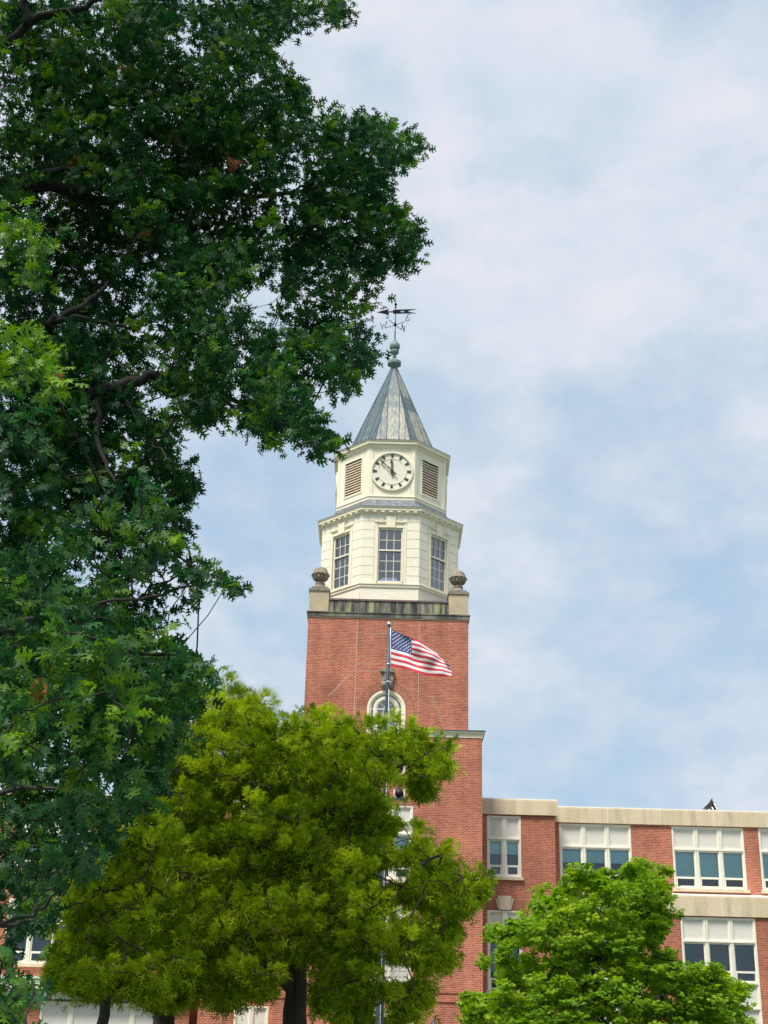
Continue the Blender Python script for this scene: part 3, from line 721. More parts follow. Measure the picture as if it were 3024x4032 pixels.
# ---- wooden/white windows of the tower's lower block
def window(parent, name, x0, x1, z0, z1, y, cols, zsplit, zsm=None, blind='roller', zones=None, label=None, seed=0, sill=True):
    """white mullioned window: opaque panels above zsplit, glass with a small hopper light below"""
    rr = random.Random(seed)
    fw = .075
    m = MB(M_white)
    m.box(x0, x0 + fw, y - .03, y + .14, z0, z1); m.box(x1 - fw, x1, y - .03, y + .14, z0, z1)
    m.box(x0 + fw, x1 - fw, y - .03, y + .14, z1 - fw, z1); m.box(x0 + fw, x1 - fw, y - .03, y + .14, z0, z0 + .05)
    p_ = (x1 - x0) / cols
    for c in range(1, cols):
        xc = x0 + c * p_; m.box(xc - .075, xc - .012, y - .028, y + .14, z0 + .05, z1 - fw); m.box(xc + .012, xc + .075, y - .028, y + .14, z0 + .05, z1 - fw); m.box(xc - .012, xc + .012, y + .0, y + .14, z0 + .05, z1 - fw)
    for zz in zsplit:
        m.box(x0 + fw, x1 - fw, y - .045, y + .10, zz - .035, zz + .035)
    w = m.build(name, parent, label)
    mr = MB(M_room)
    bounds = [z1 - fw] + list(zsplit) + [z0 + .05]
    kinds = zones or ['panel', 'glass']
    for zi, kd in enumerate(kinds):
        zt = bounds[zi] - (.035 if zi else 0); zb = bounds[zi + 1] + (.035 if zi < len(kinds) - 1 else 0)
        for c in range(cols):
            mp_ = MB(M_panel); ms = MB(M_white); mg = MB(M_glass); mbk = MB(M_blind if blind == 'roller' else M_blind_v)
            xa = x0 + c * p_ + (.075); xb = x0 + (c + 1) * p_ - .075
            if kd == 'panel':
                for q in ((xa, xa + .045, zb, zt), (xb - .045, xb, zb, zt), (xa + .045, xb - .045, zb, zb + .045), (xa + .045, xb - .045, zt - .045, zt)): ms.box(q[0], q[1], y + .005, y + .08, q[2], q[3])
                mp_.box(xa + .045, xb - .045, y + .055, y + .10, zb + .045, zt - .045)
            else:
                s_ = .055; H = zt - zb; hb = .50
                ms.box(xa, xa + s_, y + .03, y + .12, zb, zt); ms.box(xb - s_, xb, y + .03, y + .12, zb, zt)
                ms.box(xa + s_, xb - s_, y + .03, y + .12, zt - .075, zt)
                ms.box(xa + s_, xb - s_, y + .02, y + .12, zb + hb - .09, zb + hb)
                ms.box(xa + s_, xb - s_, y + .02, y + .12, zb, zb + .09)
                ms.box(xa + s_, xa + s_ + .04, y + .022, y + .12, zb + .09, zb + hb - .09); ms.box(xb - s_ - .04, xb - s_, y + .022, y + .12, zb + .09, zb + hb - .09)
                mg.add([(xa + s_, y + .085, zb + .09), (xb - s_, y + .085, zb + .09), (xb - s_, y + .085, zt - .07), (xa + s_, y + .085, zt - .07)], [(0, 1, 2, 3)], smooth=False)
                if blind == 'roller':
                    d = rr.choice([.04, .1, .0]) if seed % 2 else H * .42 - .1
                    mbk.box(xa, xb, y + .20, y + .21, zb + hb + (d if seed % 2 else (H - hb) * .45), zt)
                elif blind == 'vertical':
                    nb = 10
                    for q in range(nb):
                        xq = xa + (xb - xa) * (q + .5) / nb
                        mbk.add([(xq - .028, y + .2, zb), (xq + .022, y + .245, zb), (xq + .022, y + .245, zt), (xq - .028, y + .2, zt)], [(0, 1, 2, 3)], smooth=False)
            for mm, nm in ((ms, 'sash'), (mp_, 'infill_panel'), (mg, 'pane'), (mbk, 'blind')):
                if mm.f: mm.build(nm, w)
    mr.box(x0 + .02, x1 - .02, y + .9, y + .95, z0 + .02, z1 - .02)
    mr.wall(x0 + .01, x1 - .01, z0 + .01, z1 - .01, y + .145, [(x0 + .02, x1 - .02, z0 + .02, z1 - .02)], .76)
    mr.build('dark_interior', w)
    if sill:
        m = MB(M_lime); m.box(x0 - .09, x1 + .09, y - .16, y + .05, z0 - .14, z0 - .002); m.build('sill', w)
    return w
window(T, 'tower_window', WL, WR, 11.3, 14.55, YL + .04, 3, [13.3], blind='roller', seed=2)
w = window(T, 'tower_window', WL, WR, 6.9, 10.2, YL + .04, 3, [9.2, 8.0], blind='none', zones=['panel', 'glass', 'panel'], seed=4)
m = MB(M_lead_dark)                 # window guard grid
for q in range(14): x = WL + .1 + q * (WR - WL - .2) / 13; m.box(x - .006, x + .006, YL - .03, YL - .015, 6.95, 8.0)
for q in range(5): z = 7.0 + q * .24; m.box(WL + .1, WR - .1, YL - .014, YL - .004, z - .006, z + .006)
m.build('guard_bar', w)
m = MB(M_cream)
for sx in (-1, 1):
    a, b = sorted((CX + sx * 1.18, CX + sx * 1.50)); m.box(a, b, YL - .14, YL + .2, 0, 5.64)
m.box(CX - 1.50, CX + 1.50, YL - .14, YL + .2, 5.642, 5.82); m.box(CX - 1.58, CX + 1.58, YL - .22, YL + .2, 5.83, 5.90)
d = m.build('door_surround', T)
m = MB(M_black, M_glass); m.box(CX - 1.18, CX + 1.18, YL + .1, YL + .16, 3.2, 5.64); m.build('transom', d)
m = MB(M_white)
for sx in (-1, 1):
    a, b = sorted((CX + sx * .02, CX + sx * 1.16)); m.box(a, b, YL + .06, YL + .12, .4, 3.1)
    for z0, z1 in ((.6, 1.5), (1.7, 2.9)): m.box(a + .2, b - .2, YL + .04, YL + .059, z0, z1)
m.build('door', d)
m = MB(M_path)
for q in range(3): m.box(CX - 2.2 - .0, CX + 2.2, YL - .5 - .35 * (2 - q), YL - .14, q * .14 + .021, q * .14 + .16)
o = m.build('entrance_step', T)

# ---- weather vane (own thing, on the finial)
V = thing('weather_vane', 'black iron weather vane with arrow and N E S W letters on the spire', 'weather vane', (CX2, CY, 40.88))
m = MB(M_iron, M_iron_red)
vc = Vector((CX2, CY, 0))
m.tube([(CX2, CY, 40.88), (CX2, CY, 41.35), (CX2, CY, 41.42), (CX2, CY, 41.5), (CX2, CY, 43.2), (CX2, CY, 43.9)], [.03, .03, .04, .022, .02, .004], 8)
def ball(z, r_, mi=1): m.lathe([(.005, z - r_), (r_ * .7, z - r_ * .7), (r_, z), (r_ * .7, z + r_ * .7), (.005, z + r_)], CX2, CY, 12, mi)
ball(43.19, .085); ball(43.0, .06); m.lathe([(.02, 41.78), (.07, 41.82), (.085, 41.88), (.06, 41.96), (.03, 42.08), (.02, 42.14)], CX2, CY, 12, 1)
m.build('shaft', V)
m = MB(M_iron)
def wp(a, b): return (CX2 + a, CY, 42.74 + b)
m.add([], [])
pa = [(-1.08, 0), (-.62, .06), (-.36, .20), (-.42, .05), (-.42, -.05), (-.36, -.2), (-.62, -.06)]
def plate(P, t=.03):
    n_ = len(P)
    ang = R(-6)
    vs = [(CX2 + x * math.cos(ang) - yy * math.sin(ang), CY + x * math.sin(ang) + yy * math.cos(ang), 42.72 + z) for yy in (-t / 2, t / 2) for x, z in P]
    m.add(vs, [tuple(range(n_)), tuple(range(2 * n_ - 1, n_ - 1, -1))] + [(i, i + n_, (i + 1) % n_ + n_, (i + 1) % n_) for i in range(n_)], smooth=False)
plate([(-1.05, .0), (-.36, .19), (-.46, .0), (-.36, -.19)])
plate([(-.45, .03), (-.10, .03), (-.10, -.03), (-.45, -.03)], .04)
plate([(-.20, .0), (-.10, .13), (.24, .13), (.24, -.13), (-.10, -.13)])
plate([(.24, .13), (.46, .13), (.46, .05), (.36, .05), (.24, .03)]); plate([(.24, -.13), (.24, -.03), (.36, -.05), (.46, -.05), (.46, -.13)])
plate([(.24, .025), (.27, .02), (.27, -.02), (.24, -.025)]); plate([(.33, .045), (.37, .045), (.37, -.045), (.33, -.045)])
plate([(.46, .13), (.70, .13), (.72, .03), (.72, -.03), (.70, -.13), (.46, -.13), (.46, .13)][:6]); plate([(.70, .13), (1.16, .12), (.72, .03)]); plate([(.70, -.13), (.72, -.03), (1.16, -.14)])
m.build('arrow', V)
def pol(m, P, ang, base_r, sc, r_=.021, flip=1):
    c_, s_ = math.cos(ang), math.sin(ang)
    m.tube([(CX2 + (base_r + x * sc) * c_, CY + (base_r + x * sc) * s_, 41.88 + z * sc) for x, z in P], r_, 5)
angE = R(-35)
letters = {'E': (angE, [(.95, .85), (.8, 1.0), (.5, .95), (.45, .7), (.75, .55), (.4, .45), (.25, .2), (.45, 0), (.8, .02), (1.0, .2)]),
           'N': (angE + R(90), [(.0, .0), (.15, .05), (.25, .95), (.3, 1.0), (.75, .0), (.8, .0), (.85, .9), (1.0, 1.0)]),
           'W': (angE + R(180), [(1.15, 1.0), (1.0, .9), (.85, .0), (.6, .75), (.35, .0), (.1, 1.0), (-.05, 1.05)]),
           'S': (angE - R(90), [(.95, .85), (.75, 1.0), (.5, .85), (.55, .6), (.8, .4), (.8, .15), (.5, .0), (.25, .15)])}
for ch, (a, P) in letters.items():
    m = MB(M_iron)
    m.tube([(CX2, CY, 41.88), (CX2 + .62 * math.cos(a), CY + .62 * math.sin(a), 41.88)], .018, 6)
    if ch == 'W' or ch == 'S': P = [(1.1 - x, z) for x, z in P]
    pol(m, P, a, .57, .40)
    m.build('compass_arm', V)

# ------------------------------------------------------------------ right wing
YP, YW, YLW = 66.0, 67.3, 66.45
Wg = thing('college_building', 'red brick wing with cream windows and a roof vent, behind the maple', 'building', (14, 70, 0))
x_t = CX + HL + .003
# pavilion
m = MB(M_brick)
ph = [(5.14, 6.70, 11.94, 14.72), (5.14, 6.70, 7.0, 10.46)]
m.wall(x_t, 8.28, 0, 14.80, YP, ph, .12)
m.add([(8.28, YP, 0), (8.28, YW + 1, 0), (8.28, YW + 1, 14.8), (8.28, YP, 14.8)], [(0, 1, 2, 3)], smooth=False)
# main wing, upper storey
xe = 31.0
ups = [(8.64, 12.01), (13.94, 17.32), (18.03, 21.40), (23.3, 26.68), (27.4, 30.78)]
m.wall(8.28, xe, 11.3, 14.78, YW, [(a, b, 11.84, 14.70) for a, b in ups], .12)
lows = [(8.75, 12.1), (13.95, 17.34), (18.05, 21.42), (23.3, 26.68), (27.4, 30.78)]
m.wall(8.28, xe, 0, 10.52, YLW, [(a, b, 3.9, 10.45) for a, b in lows], .12)
m.add([(xe, YLW, 0), (xe, YLW + 14, 0), (xe, YLW + 14, 14.8), (xe, YLW, 14.8)], [(0, 1, 2, 3)], smooth=False)
m.box(x_t, xe, YW + 13, YW + 13.2, 0, 14.8)
# soldier course panel under the pavilion window
for x0, x1, z0, z1 in ((5.24, 6.95, 11.60, 11.66),): m.box(x0, x1, YP - .012, YP - .001, z0, z1)
m.build('brick_wall', Wg)
m = MB(M_lime, M_white_cap)
def parapet(x0, x1, y, z0=14.74, z1=15.40, endr=None):
    n_ = max(1, round((x1 - x0) / 2.45)); st = (x1 - x0) / n_
    for q in range(n_): m.box(x0 + q * st + .006, x0 + (q + 1) * st - .006, y, y + .4, z0, z1, 0)
    m.box(x0, x1, y + .012, y + .39, z0 + .01, z1 - .003, 0)
    for q in range(1, n_): m.box(x0 + q * st - .012, x0 + q * st + .012, y - .004, y + .1, z0, z1, 1)
    m.box(x0, x1, y + .035, y + .42, z1, z1 + .06, 0); m.box(x0 - .0, x1, y + .06, y + .45, z1 + .062, z1 + .115, 1)
parapet(x_t, 8.42, YP - .11, 14.78, 15.42); parapet(8.424, xe, YW - .10)
for a in ((x_t + .003, YP + .3, 8.41),): m.box(8.30, 8.41, YP + .292, YW + 2.0, 14.785, 15.42, 0)
m.build('stone_parapet', Wg)
m = MB(M_lime, M_white_cap, M_lead_plain)
parapet(8.29, xe, YLW - .09, 10.50, 11.33)
m.add([(8.29, YLW + .36, 11.42), (xe, YLW + .36, 11.42), (xe, YW - .01, 11.62), (8.29, YW - .01, 11.62)], [(0, 1, 2, 3)], 1, False)
m.build('stone_band', Wg)
m = MB(M_cap); m.box(x_t + .3, xe - .1, YW + .2, YW + 13, 14.9, 15.1); m.build('flat_roof', Wg)
window(Wg, 'window', 5.14, 6.70, 11.94, 14.72, YP + .03, 2, [13.67], seed=2)
window(Wg, 'window', 5.14, 6.70, 7.0, 10.46, YP + .03, 2, [9.40], blind='none', seed=2)
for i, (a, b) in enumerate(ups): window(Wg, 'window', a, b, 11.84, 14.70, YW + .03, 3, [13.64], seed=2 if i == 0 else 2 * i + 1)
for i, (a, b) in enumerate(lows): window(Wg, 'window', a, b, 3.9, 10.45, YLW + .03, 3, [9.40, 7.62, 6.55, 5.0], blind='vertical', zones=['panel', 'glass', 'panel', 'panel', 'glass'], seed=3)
flat_arch(5.92, .80, 10.50, 10.93, YP - .006, Wg, gap=.30)
m = MB(M_lime)
m.prism([(5.92 - .22, 10.49), (5.92 + .22, 10.49), (5.92 + .32, 11.10), (5.92 - .32, 11.10)], YP - .07, YP - .008)
for sx in (-1, 1): m.prism([(5.92 + sx * .225, 10.49), (5.92 + sx * .29, 10.49), (5.92 + sx * .42, 10.98), (5.92 + sx * .325, 10.98)][::sx], YP - .05, YP - .008)
m.build('keystone', Wg, 'pale keystone over the lower two light window')

# ------------------------------------------------------------------ left wing
Lw = thing('college_building', 'red brick wing mostly hidden behind the oak and the cedars', 'building', (-13, 70, 0))
xt2 = CX - HL - .003
mir = lambda x: 2 * CX - x
m = MB(M_brick)
m.wall(mir(8.28), xt2, 0, 14.80, YP, [(mir(6.70), mir(5.14), 11.94, 14.72), (mir(6.70), mir(5.14), 7.0, 10.46), (-6.0, -4.5, 3.2, 6.1)], .12)
xl = -31.0
lups = [(-16.77, -13.4), (-12.69, -9.32), (-22.1, -18.72), (-26.2, -22.82)]
m.wall(xl, mir(8.28), 7.3, 14.78, YW, [(a, b, 11.84, 14.70) for a, b in lups] + [(a, b, 7.75, 10.60) for a, b in lups], .12)
m.wall(xl, mir(8.28), 0, 7.3, YW, [], .0)
m.add([(mir(8.28), YP, 0), (mir(8.28), YW, 0), (mir(8.28), YW, 14.8), (mir(8.28), YP, 14.8)], [(0, 1, 2, 3)], smooth=False)
m.add([(xl, YW, 0), (xl, YW + 14, 0), (xl, YW + 14, 14.8), (xl, YW, 14.8)], [(0, 1, 2, 3)], smooth=False)
m.box(xl, xt2, YW + 13, YW + 13.2, 0, 14.8)
m.build('brick_wall', Lw)
m = MB(M_lime, M_white_cap)
parapet(mir(8.42), xt2, YP - .11, 14.78, 15.42); parapet(xl, mir(8.424), YW - .10)
m.build('stone_parapet', Lw)
m = MB(M_cap); m.box(xl + .1, xt2 - .3, YW + .2, YW + 13, 14.9, 15.1); m.build('flat_roof', Lw)
window(Lw, 'window', mir(6.70), mir(5.14), 11.94, 14.72, YP + .03, 2, [13.67], seed=2)
window(Lw, 'window', mir(6.70), mir(5.14), 7.0, 10.46, YP + .03, 2, [9.40], blind='none', seed=2)
window(Lw, 'window', -6.0, -4.5, 3.2, 6.1, YP + .03, 2, [4.6], seed=2)
for i, (a, b) in enumerate(lups):
    window(Lw, 'window', a, b, 11.84, 14.70, YW + .03, 3, [13.64], seed=3)
    window(Lw, 'window', a, b, 7.75, 10.60, YW + .03, 3, [9.55], blind='none', seed=3)
# projecting ground floor bay with cream frieze, grey metal gutter and white panelled windows
m = MB(M_brick); m.wall(-16.6, -7.96, 0, 6.1, YP, [(-14.5, -9.1, .9, 6.08)], .12)
m.add([(-16.6, YP, 0), (-16.6, YW, 0), (-16.6, YW, 6.1), (-16.6, YP, 6.1)], [(0, 1, 2, 3)], smooth=False)
m.build('bay_wall', Lw)
m = MB(M_cream, M_lead_plain, M_white_cap)
m.box(-16.7, -7.96, YP - .10, YP + .4, 6.11, 6.16, 1); m.box(-16.7, -7.96, YP - .32, YP + .4, 6.162, 6.56, 1)
m.box(-16.65, -7.96, YP - .12, YP + .4, 6.563, 7.0, 0); m.box(-16.7, -7.96, YP - .18, YP + .5, 7.002, 7.10, 2); m.box(-16.65, -7.96, YP + .5, YW - .002, 6.9, 7.05, 2)
m.build('bay_frieze', Lw)
window(Lw, 'bay_window', -14.5, -9.1, .9, 6.08, YP + .03, 4, [4.6, 3.0], zones=['panel', 'panel', 'glass'], seed=5)

# ------------------------------------------------------------------ roof hood
H = thing('roof_ventilator', 'small black angular vent hood with white struts on the flat roof edge', 'roof vent', (15.9, 68.0, 15.1))
m = MB(M_black)
hx, hy, hz = 15.62, 68.0, 15.1
m.add([(hx - .02, hy, hz), (hx + .42, hy - .12, hz), (hx + .62, hy + .3, hz), (hx + .1, hy + .5, hz), (hx + .50, hy - .05, hz + 1.13), (hx + .30, hy, hz + .86), (hx + .04, hy, hz + .62), (hx + .62, hy + .2, hz + .75)],
      [(0, 1, 4, 5, 6), (1, 2, 7, 4), (2, 3, 7), (3, 0, 6), (3, 6, 5, 4, 7)], smooth=False)
m.add([(hx + .52, hy - .02, hz + .98), (hx + .74, hy - .02, hz + .72), (hx + .68, hy + .2, hz + .6), (hx + .55, hy + .2, hz + .62)], [(0, 1, 2, 3)], smooth=False)
m.add([(hx + .05, hy - .02, hz + .60), (hx - .22, hy - .02, hz + .36), (hx - .24, hy + .2, hz + .0), (hx + .3, hy - .1, hz + .3), (hx + .28, hy - .06, hz + .68)], [(0, 1, 2, 3, 4)], smooth=False)
m.build('hood', H)
for a, b, c_, d_ in ((.55, .86, .68, .55), (.44, .68, .52, .46), (.28, .56, .36, .42)):
    m = MB(M_white_cap); m.tube([(hx + a, hy - .14, hz + b), (hx + c_, hy - .2, hz + d_)], .038, 4, smooth=False); m.build('strut', H)
m = MB(M_iron_red); m.box(hx + .3, hx + .74, hy - .1, hy + .2, hz + .1, hz + .56); m.build('duct', H)

# ------------------------------------------------------------------ wall lantern
Lt = thing('wall_lantern', 'small grey lantern fixed to the brick wall beside the tower door', 'lantern', (2.64, YL - .1, 5.0))
m = MB(M_pole); lx, ly = 2.64, YL - .3
m.lathe([(.02, 5.56), (.05, 5.52), (.04, 5.49), (.10, 5.44), (.2, 5.30), (.22, 5.26), (.18, 5.255)], lx, ly, 8); m.tube([(lx, YL - .05, 5.15), (lx, YL - .2, 5.6), (lx, ly, 5.55)], .02, 6); m.build('cap', Lt)
m = MB(M_lens); m.lathe([(.10, 4.85), (.165, 5.25)], lx, ly, 8, smooth=False); m.build('lamp_glass', Lt)
m = MB(M_pole); m.lathe([(.02, 4.75), (.1, 4.8), (.12, 4.85)], lx, ly, 8); m.build('base', Lt)

# ------------------------------------------------------------------ flagpole and flag
FX, FY = .295, 50.0
Fp = thing('flagpole', 'tall blue grey flagpole with cap in front of the clock tower', 'flagpole', (FX, FY, 0))
m = MB(M_pole); m.lathe([(.20, 0.02), (.20, .25), (.145, .3), (.142, 5), (.125, 8), (.095, 12), (.065, 16), (.048, 18.45)], FX, FY, 20); m.build('pole', Fp)
m = MB(M_silver); m.lathe([(.05, 18.45), (.085, 18.47), (.09, 18.52), (.06, 18.58), (.02, 18.62)], FX, FY, 16); m.build('cap', Fp)
m = MB(M_silver)
for z in (16.97, 16.3): m.lathe([(.06, z - .03), (.075, z), (.06, z + .03)], FX, FY, 12); m.box(FX + .02, FX + .09, FY - .1, FY - .05, z - .03, z + .03)
m.build('pulley', Fp)
m = MB(M_fwhite); m.tube([(FX + .02, FY - .155, 1.2), (FX + .02, FY - .16, 5), (FX + .04, FY - .13, 9), (FX + .05, FY - .09, 16)], .010, 4); m.build('halyard', Fp)
for z, up in ((12.03, True), (12.85, False)):
    m = MB(M_pole); m.box(FX + .05, FX + .76, FY - .05, FY + .05, z - .05, z + .05); ar = m.build('lamp_arm', Fp)
    xc = FX + .50
    m = MB(M_black)
    zc = z + .28
    ax = Vector((.05, -.75, -.55 if up else .35)).normalized(); c0 = Vector((xc, FY + .05, zc)) - ax * .14
    m.tube([c0 - ax * .08, c0, c0 + ax * .10, c0 + ax * .32, c0 + ax * .34], [.06, .11, .13, .14, .15], 16); fl = m.build('floodlight', ar)
    # third level belongs to the arm: the yoke
    m = MB(M_white_cap); m.tube([(xc - .17, FY, z + .34), (xc - .19, FY, z + .1), (xc - .12, FY, z + .06), (xc + .12, FY, z + .06), (xc + .19, FY, z + .1), (xc + .17, FY, z + .34)], .014, 6); m.build('yoke', ar)

Fl = None
def flag():
    T0 = [(.36, 18.34), (.62, 18.19), (.90, 18.05), (1.21, 17.91), (1.55, 17.76), (1.90, 17.53), (2.17, 17.30), (2.34, 17.08)]
    B0 = [(.39, 16.90), (.66, 16.83), (.95, 16.74), (1.24, 16.66), (1.60, 16.57), (1.95, 16.50), (2.27, 16.44), (2.57, 16.42)]
    # fly edge bulges outwards
    nu, nv = 56, 39
    def lerp(P, u):
        q = u * (len(P) - 1); i = min(int(q), len(P) - 2); f = q - i
        p0 = P[max(i - 1, 0)]; p1 = P[i]; p2 = P[i + 1]; p3 = P[min(i + 2, len(P) - 1)]
        return tuple(.5 * ((2 * p1[j]) + (-p0[j] + p2[j]) * f + (2 * p0[j] - 5 * p1[j] + 4 * p2[j] - p3[j]) * f * f + (-p0[j] + 3 * p1[j] - 3 * p2[j] + p3[j]) * f ** 3) for j in range(2))
    def P(u, v):
        t = lerp(T0, u); b = lerp(B0, u)
        vv = v ** (1 + .55 * u * u) if v > 0 else 0
        x = t[0] + (b[0] - t[0]) * vv; z = t[1] + (b[1] - t[1]) * vv
        x += .13 * u ** 6 * math.sin(math.pi * vv)
        x += .02 * (1 - u) * math.sin(math.pi * v)
        z += .035 * math.sin(u * 9 - v * 3 + .5) * math.sin(math.pi * min(1, v * 1.2)) * min(1, u * 3)
        y = FY - .02 + .10 * math.sin(u * 10.5 - v * 5.0) * min(1, u * 2.5) + .07 * math.sin(u * 21 + v * 7) * u * (1 - .6 * v) - .32 * u + .10 * math.sin(v * 9 + u * 2) * u * (1 - v)
        return Vector((x, y, z))
    m = MB(M_red, M_fwhite, M_blue)
    vs = [tuple(P(i / nu, j / nv)) for j in range(nv + 1) for i in range(nu + 1)]
    fs = []; mi = []
    for j in range(nv):
        for i in range(nu):
            a = j * (nu + 1) + i; fs.append((a, a + nu + 1, a + nu + 2, a + 1))
            st = j // 3
            cu = (i + .5) / nu
            mi.append(2 if (cu < .40 and st < 7) else (0 if st % 2 == 0 else 1))
    b = len(m.v); m.v += vs; m.f += [list(f) for f in fs]; m.mi += mi; m.sf += [True] * len(fs)
    # stars, both sides
    for row in range(9):
        for c in range(6 if row % 2 == 0 else 5):
            u = (.02 + .38 * ((c + (.5 if row % 2 == 0 else 1.0)) / 6)); v = (row + 1) / 10 * 7 / 13
            o_ = P(u, v); du = (P(u + .01, v) - o_); dv = (P(u, v - .01) - o_); n_ = du.cross(dv).normalized(); du.normalize(); dv = n_.cross(du)
            for sgn in (-1, 1):
                pts = []
                for q in range(10):
                    r_ = .034 if q % 2 == 0 else .015; a = math.pi / 2 + q * math.pi / 5
                    pts.append(tuple(o_ + n_ * .006 * sgn + du * r_ * math.cos(a) + dv * r_ * math.sin(a)))
                m.add(pts, [tuple(range(10))], 1, False)
    return m
fm = flag(); f_ = thing('national_flag', 'red, white and blue flag with stars and stripes flying from the pole', 'flag', (FX + .06, FY, 16.9))
fm.build('cloth', f_)
m = MB(M_fwhite); m.tube([(.352, FY - .02, 18.37), (.365, FY - .02, 17.9), (.378, FY - .02, 17.4), (.385, FY - .02, 16.88)], .022, 6); m.build('hoist_band', f_)

# ------------------------------------------------------------------ trees
RG = np.random.default_rng(7)
def inpoly(P, X, Y):
    P = np.asarray(P, float); n = len(P); c = np.zeros(len(X), bool); j = n - 1
    for i in range(n):
        xi, yi = P[i]; xj, yj = P[j]
        t = ((yi > Y) != (yj > Y)) & (X < (xj - xi) * (Y - yi) / (yj - yi + 1e-9) + xi)
        c ^= t; j = i
    return c
def edgedist(P, X, Y):
    P = np.asarray(P, float); d = np.full(len(X), 1e9); n = len(P)
    for i in range(n):
        a = P[i]; b = P[(i + 1) % n]; ab = b - a
        t = np.clip(((X - a[0]) * ab[0] + (Y - a[1]) * ab[1]) / (ab @ ab + 1e-9), 0, 1)
        d = np.minimum(d, np.hypot(X - a[0] - t * ab[0], Y - a[1] - t * ab[1]))
    return d
def unv(x, y, D):
    d = FW[None] + ((x - 1512) / FPX)[:, None] * RT[None] - ((y - 2016) / FPX)[:, None] * UP[None]
    t = D / d[:, 1]
    r = d * t[:, None]; r[:, 2] += EYE
    return r
def norm(v): return v / np.maximum(np.linalg.norm(v, axis=-1, keepdims=True), 1e-9)

# leaf shapes: vertex lists (x across, y along, z) and faces
def tpl_oak():
    """pin oak: broad middle, three pairs of pointed lobes, forked tips"""
    v = [(0, -.22, -.02), (-.012, .02, 0), (.012, .02, 0), (-.085, .22, .012), (.085, .22, .012), (-.10, .48, .018), (.10, .48, .018), (-.085, .74, .012), (.085, .74, .012), (-.05, .86, 0), (.05, .86, 0), (0, 1.04, -.07)]
    f = [(0, 2, 1), (1, 2, 4, 3), (3, 4, 6, 5), (5, 6, 8, 7), (7, 8, 10, 9), (9, 10, 11)]
    for s_ in (-1, 1):
        for y0, y1, L_, yt in ((.10, .33, .34, .30), (.34, .60, .50, .60), (.62, .84, .36, .90)):
            b = len(v)
            v += [(s_ * .06, y0, .01), (s_ * .07, y1, .015), (s_ * L_ * .55, yt + .02, .03), (s_ * L_, yt + .13, -.05), (s_ * L_ * .78, yt - .0, .0), (s_ * L_ * .95, yt - .09, -.06), (s_ * L_ * .50, yt - .12, .02)]
            f += ([(b, b + 6, b + 2, b + 1), (b + 6, b + 4, b + 2), (b + 4, b + 3, b + 2), (b + 6, b + 5, b + 4)] if s_ > 0 else [(b, b + 1, b + 2, b + 6), (b + 6, b + 2, b + 4), (b + 4, b + 2, b + 3), (b + 6, b + 4, b + 5)])
    return np.array(v), f
def tpl_maple():
    v = [(0, -.3, .02), (.012, -.3, .02), (0, 0, 0)]; f = [(0, 1, 2)]
    for a, L_ in ((-115, .42), (-55, .72), (0, .85), (55, .72), (115, .42)):
        a = R(a); b = len(v); c, s_ = math.cos(a), math.sin(a)
        for x, y, z in ((-.17 * L_, .36 * L_, .02), (-.24 * L_, .62 * L_, 0), (0, L_, -.08), (.24 * L_, .62 * L_, 0), (.17 * L_, .36 * L_, .02)):
            v.append((x * c + y * s_, -x * s_ + y * c, z))
        f += [(2, b, b + 2, b + 4), (b, b + 1, b + 2), (b + 4, b + 2, b + 3)]
    return np.array(v), f
def tpl_cedar():
    """flat scaly spray"""
    v = []; f = []
    def strip(x0, y0, x1, y1, w, z):
        b = len(v); dx, dy = x1 - x0, y1 - y0; l = math.hypot(dx, dy); px, py = -dy / l * w, dx / l * w
        v.extend([(x0 - px, y0 - py, 0), (x0 + px, y0 + py, 0), (x1 + px * .5, y1 + py * .5, z), (x1 - px * .5, y1 - py * .5, z)]); f.append((b, b + 3, b + 2, b + 1))
    strip(0, 0, .02, 1, .045, -.12)
    for y, L_, s_ in ((.10, .38, 1), (.26, .44, -1), (.45, .38, 1), (.64, .30, -1)):
        strip(0, y, s_ * L_ * .72, y + L_ * .62, .055, .12 * (1 if y < .5 else -1))
    return np.array(v), f
def tpl_needle():
    v = []; f = []; rr = random.Random(3)
    for k in range(16):
        a = k * 2.4; t = k / 16; b = len(v); sp_ = .55
        x, y, z = math.cos(a) * sp_, .3 * t + .75, math.sin(a) * sp_
        v.extend([(-.022, .3 * t, 0), (.022, .3 * t, .016), (x, y, z)]); f.append((b, b + 1, b + 2))
    return np.array(v), f

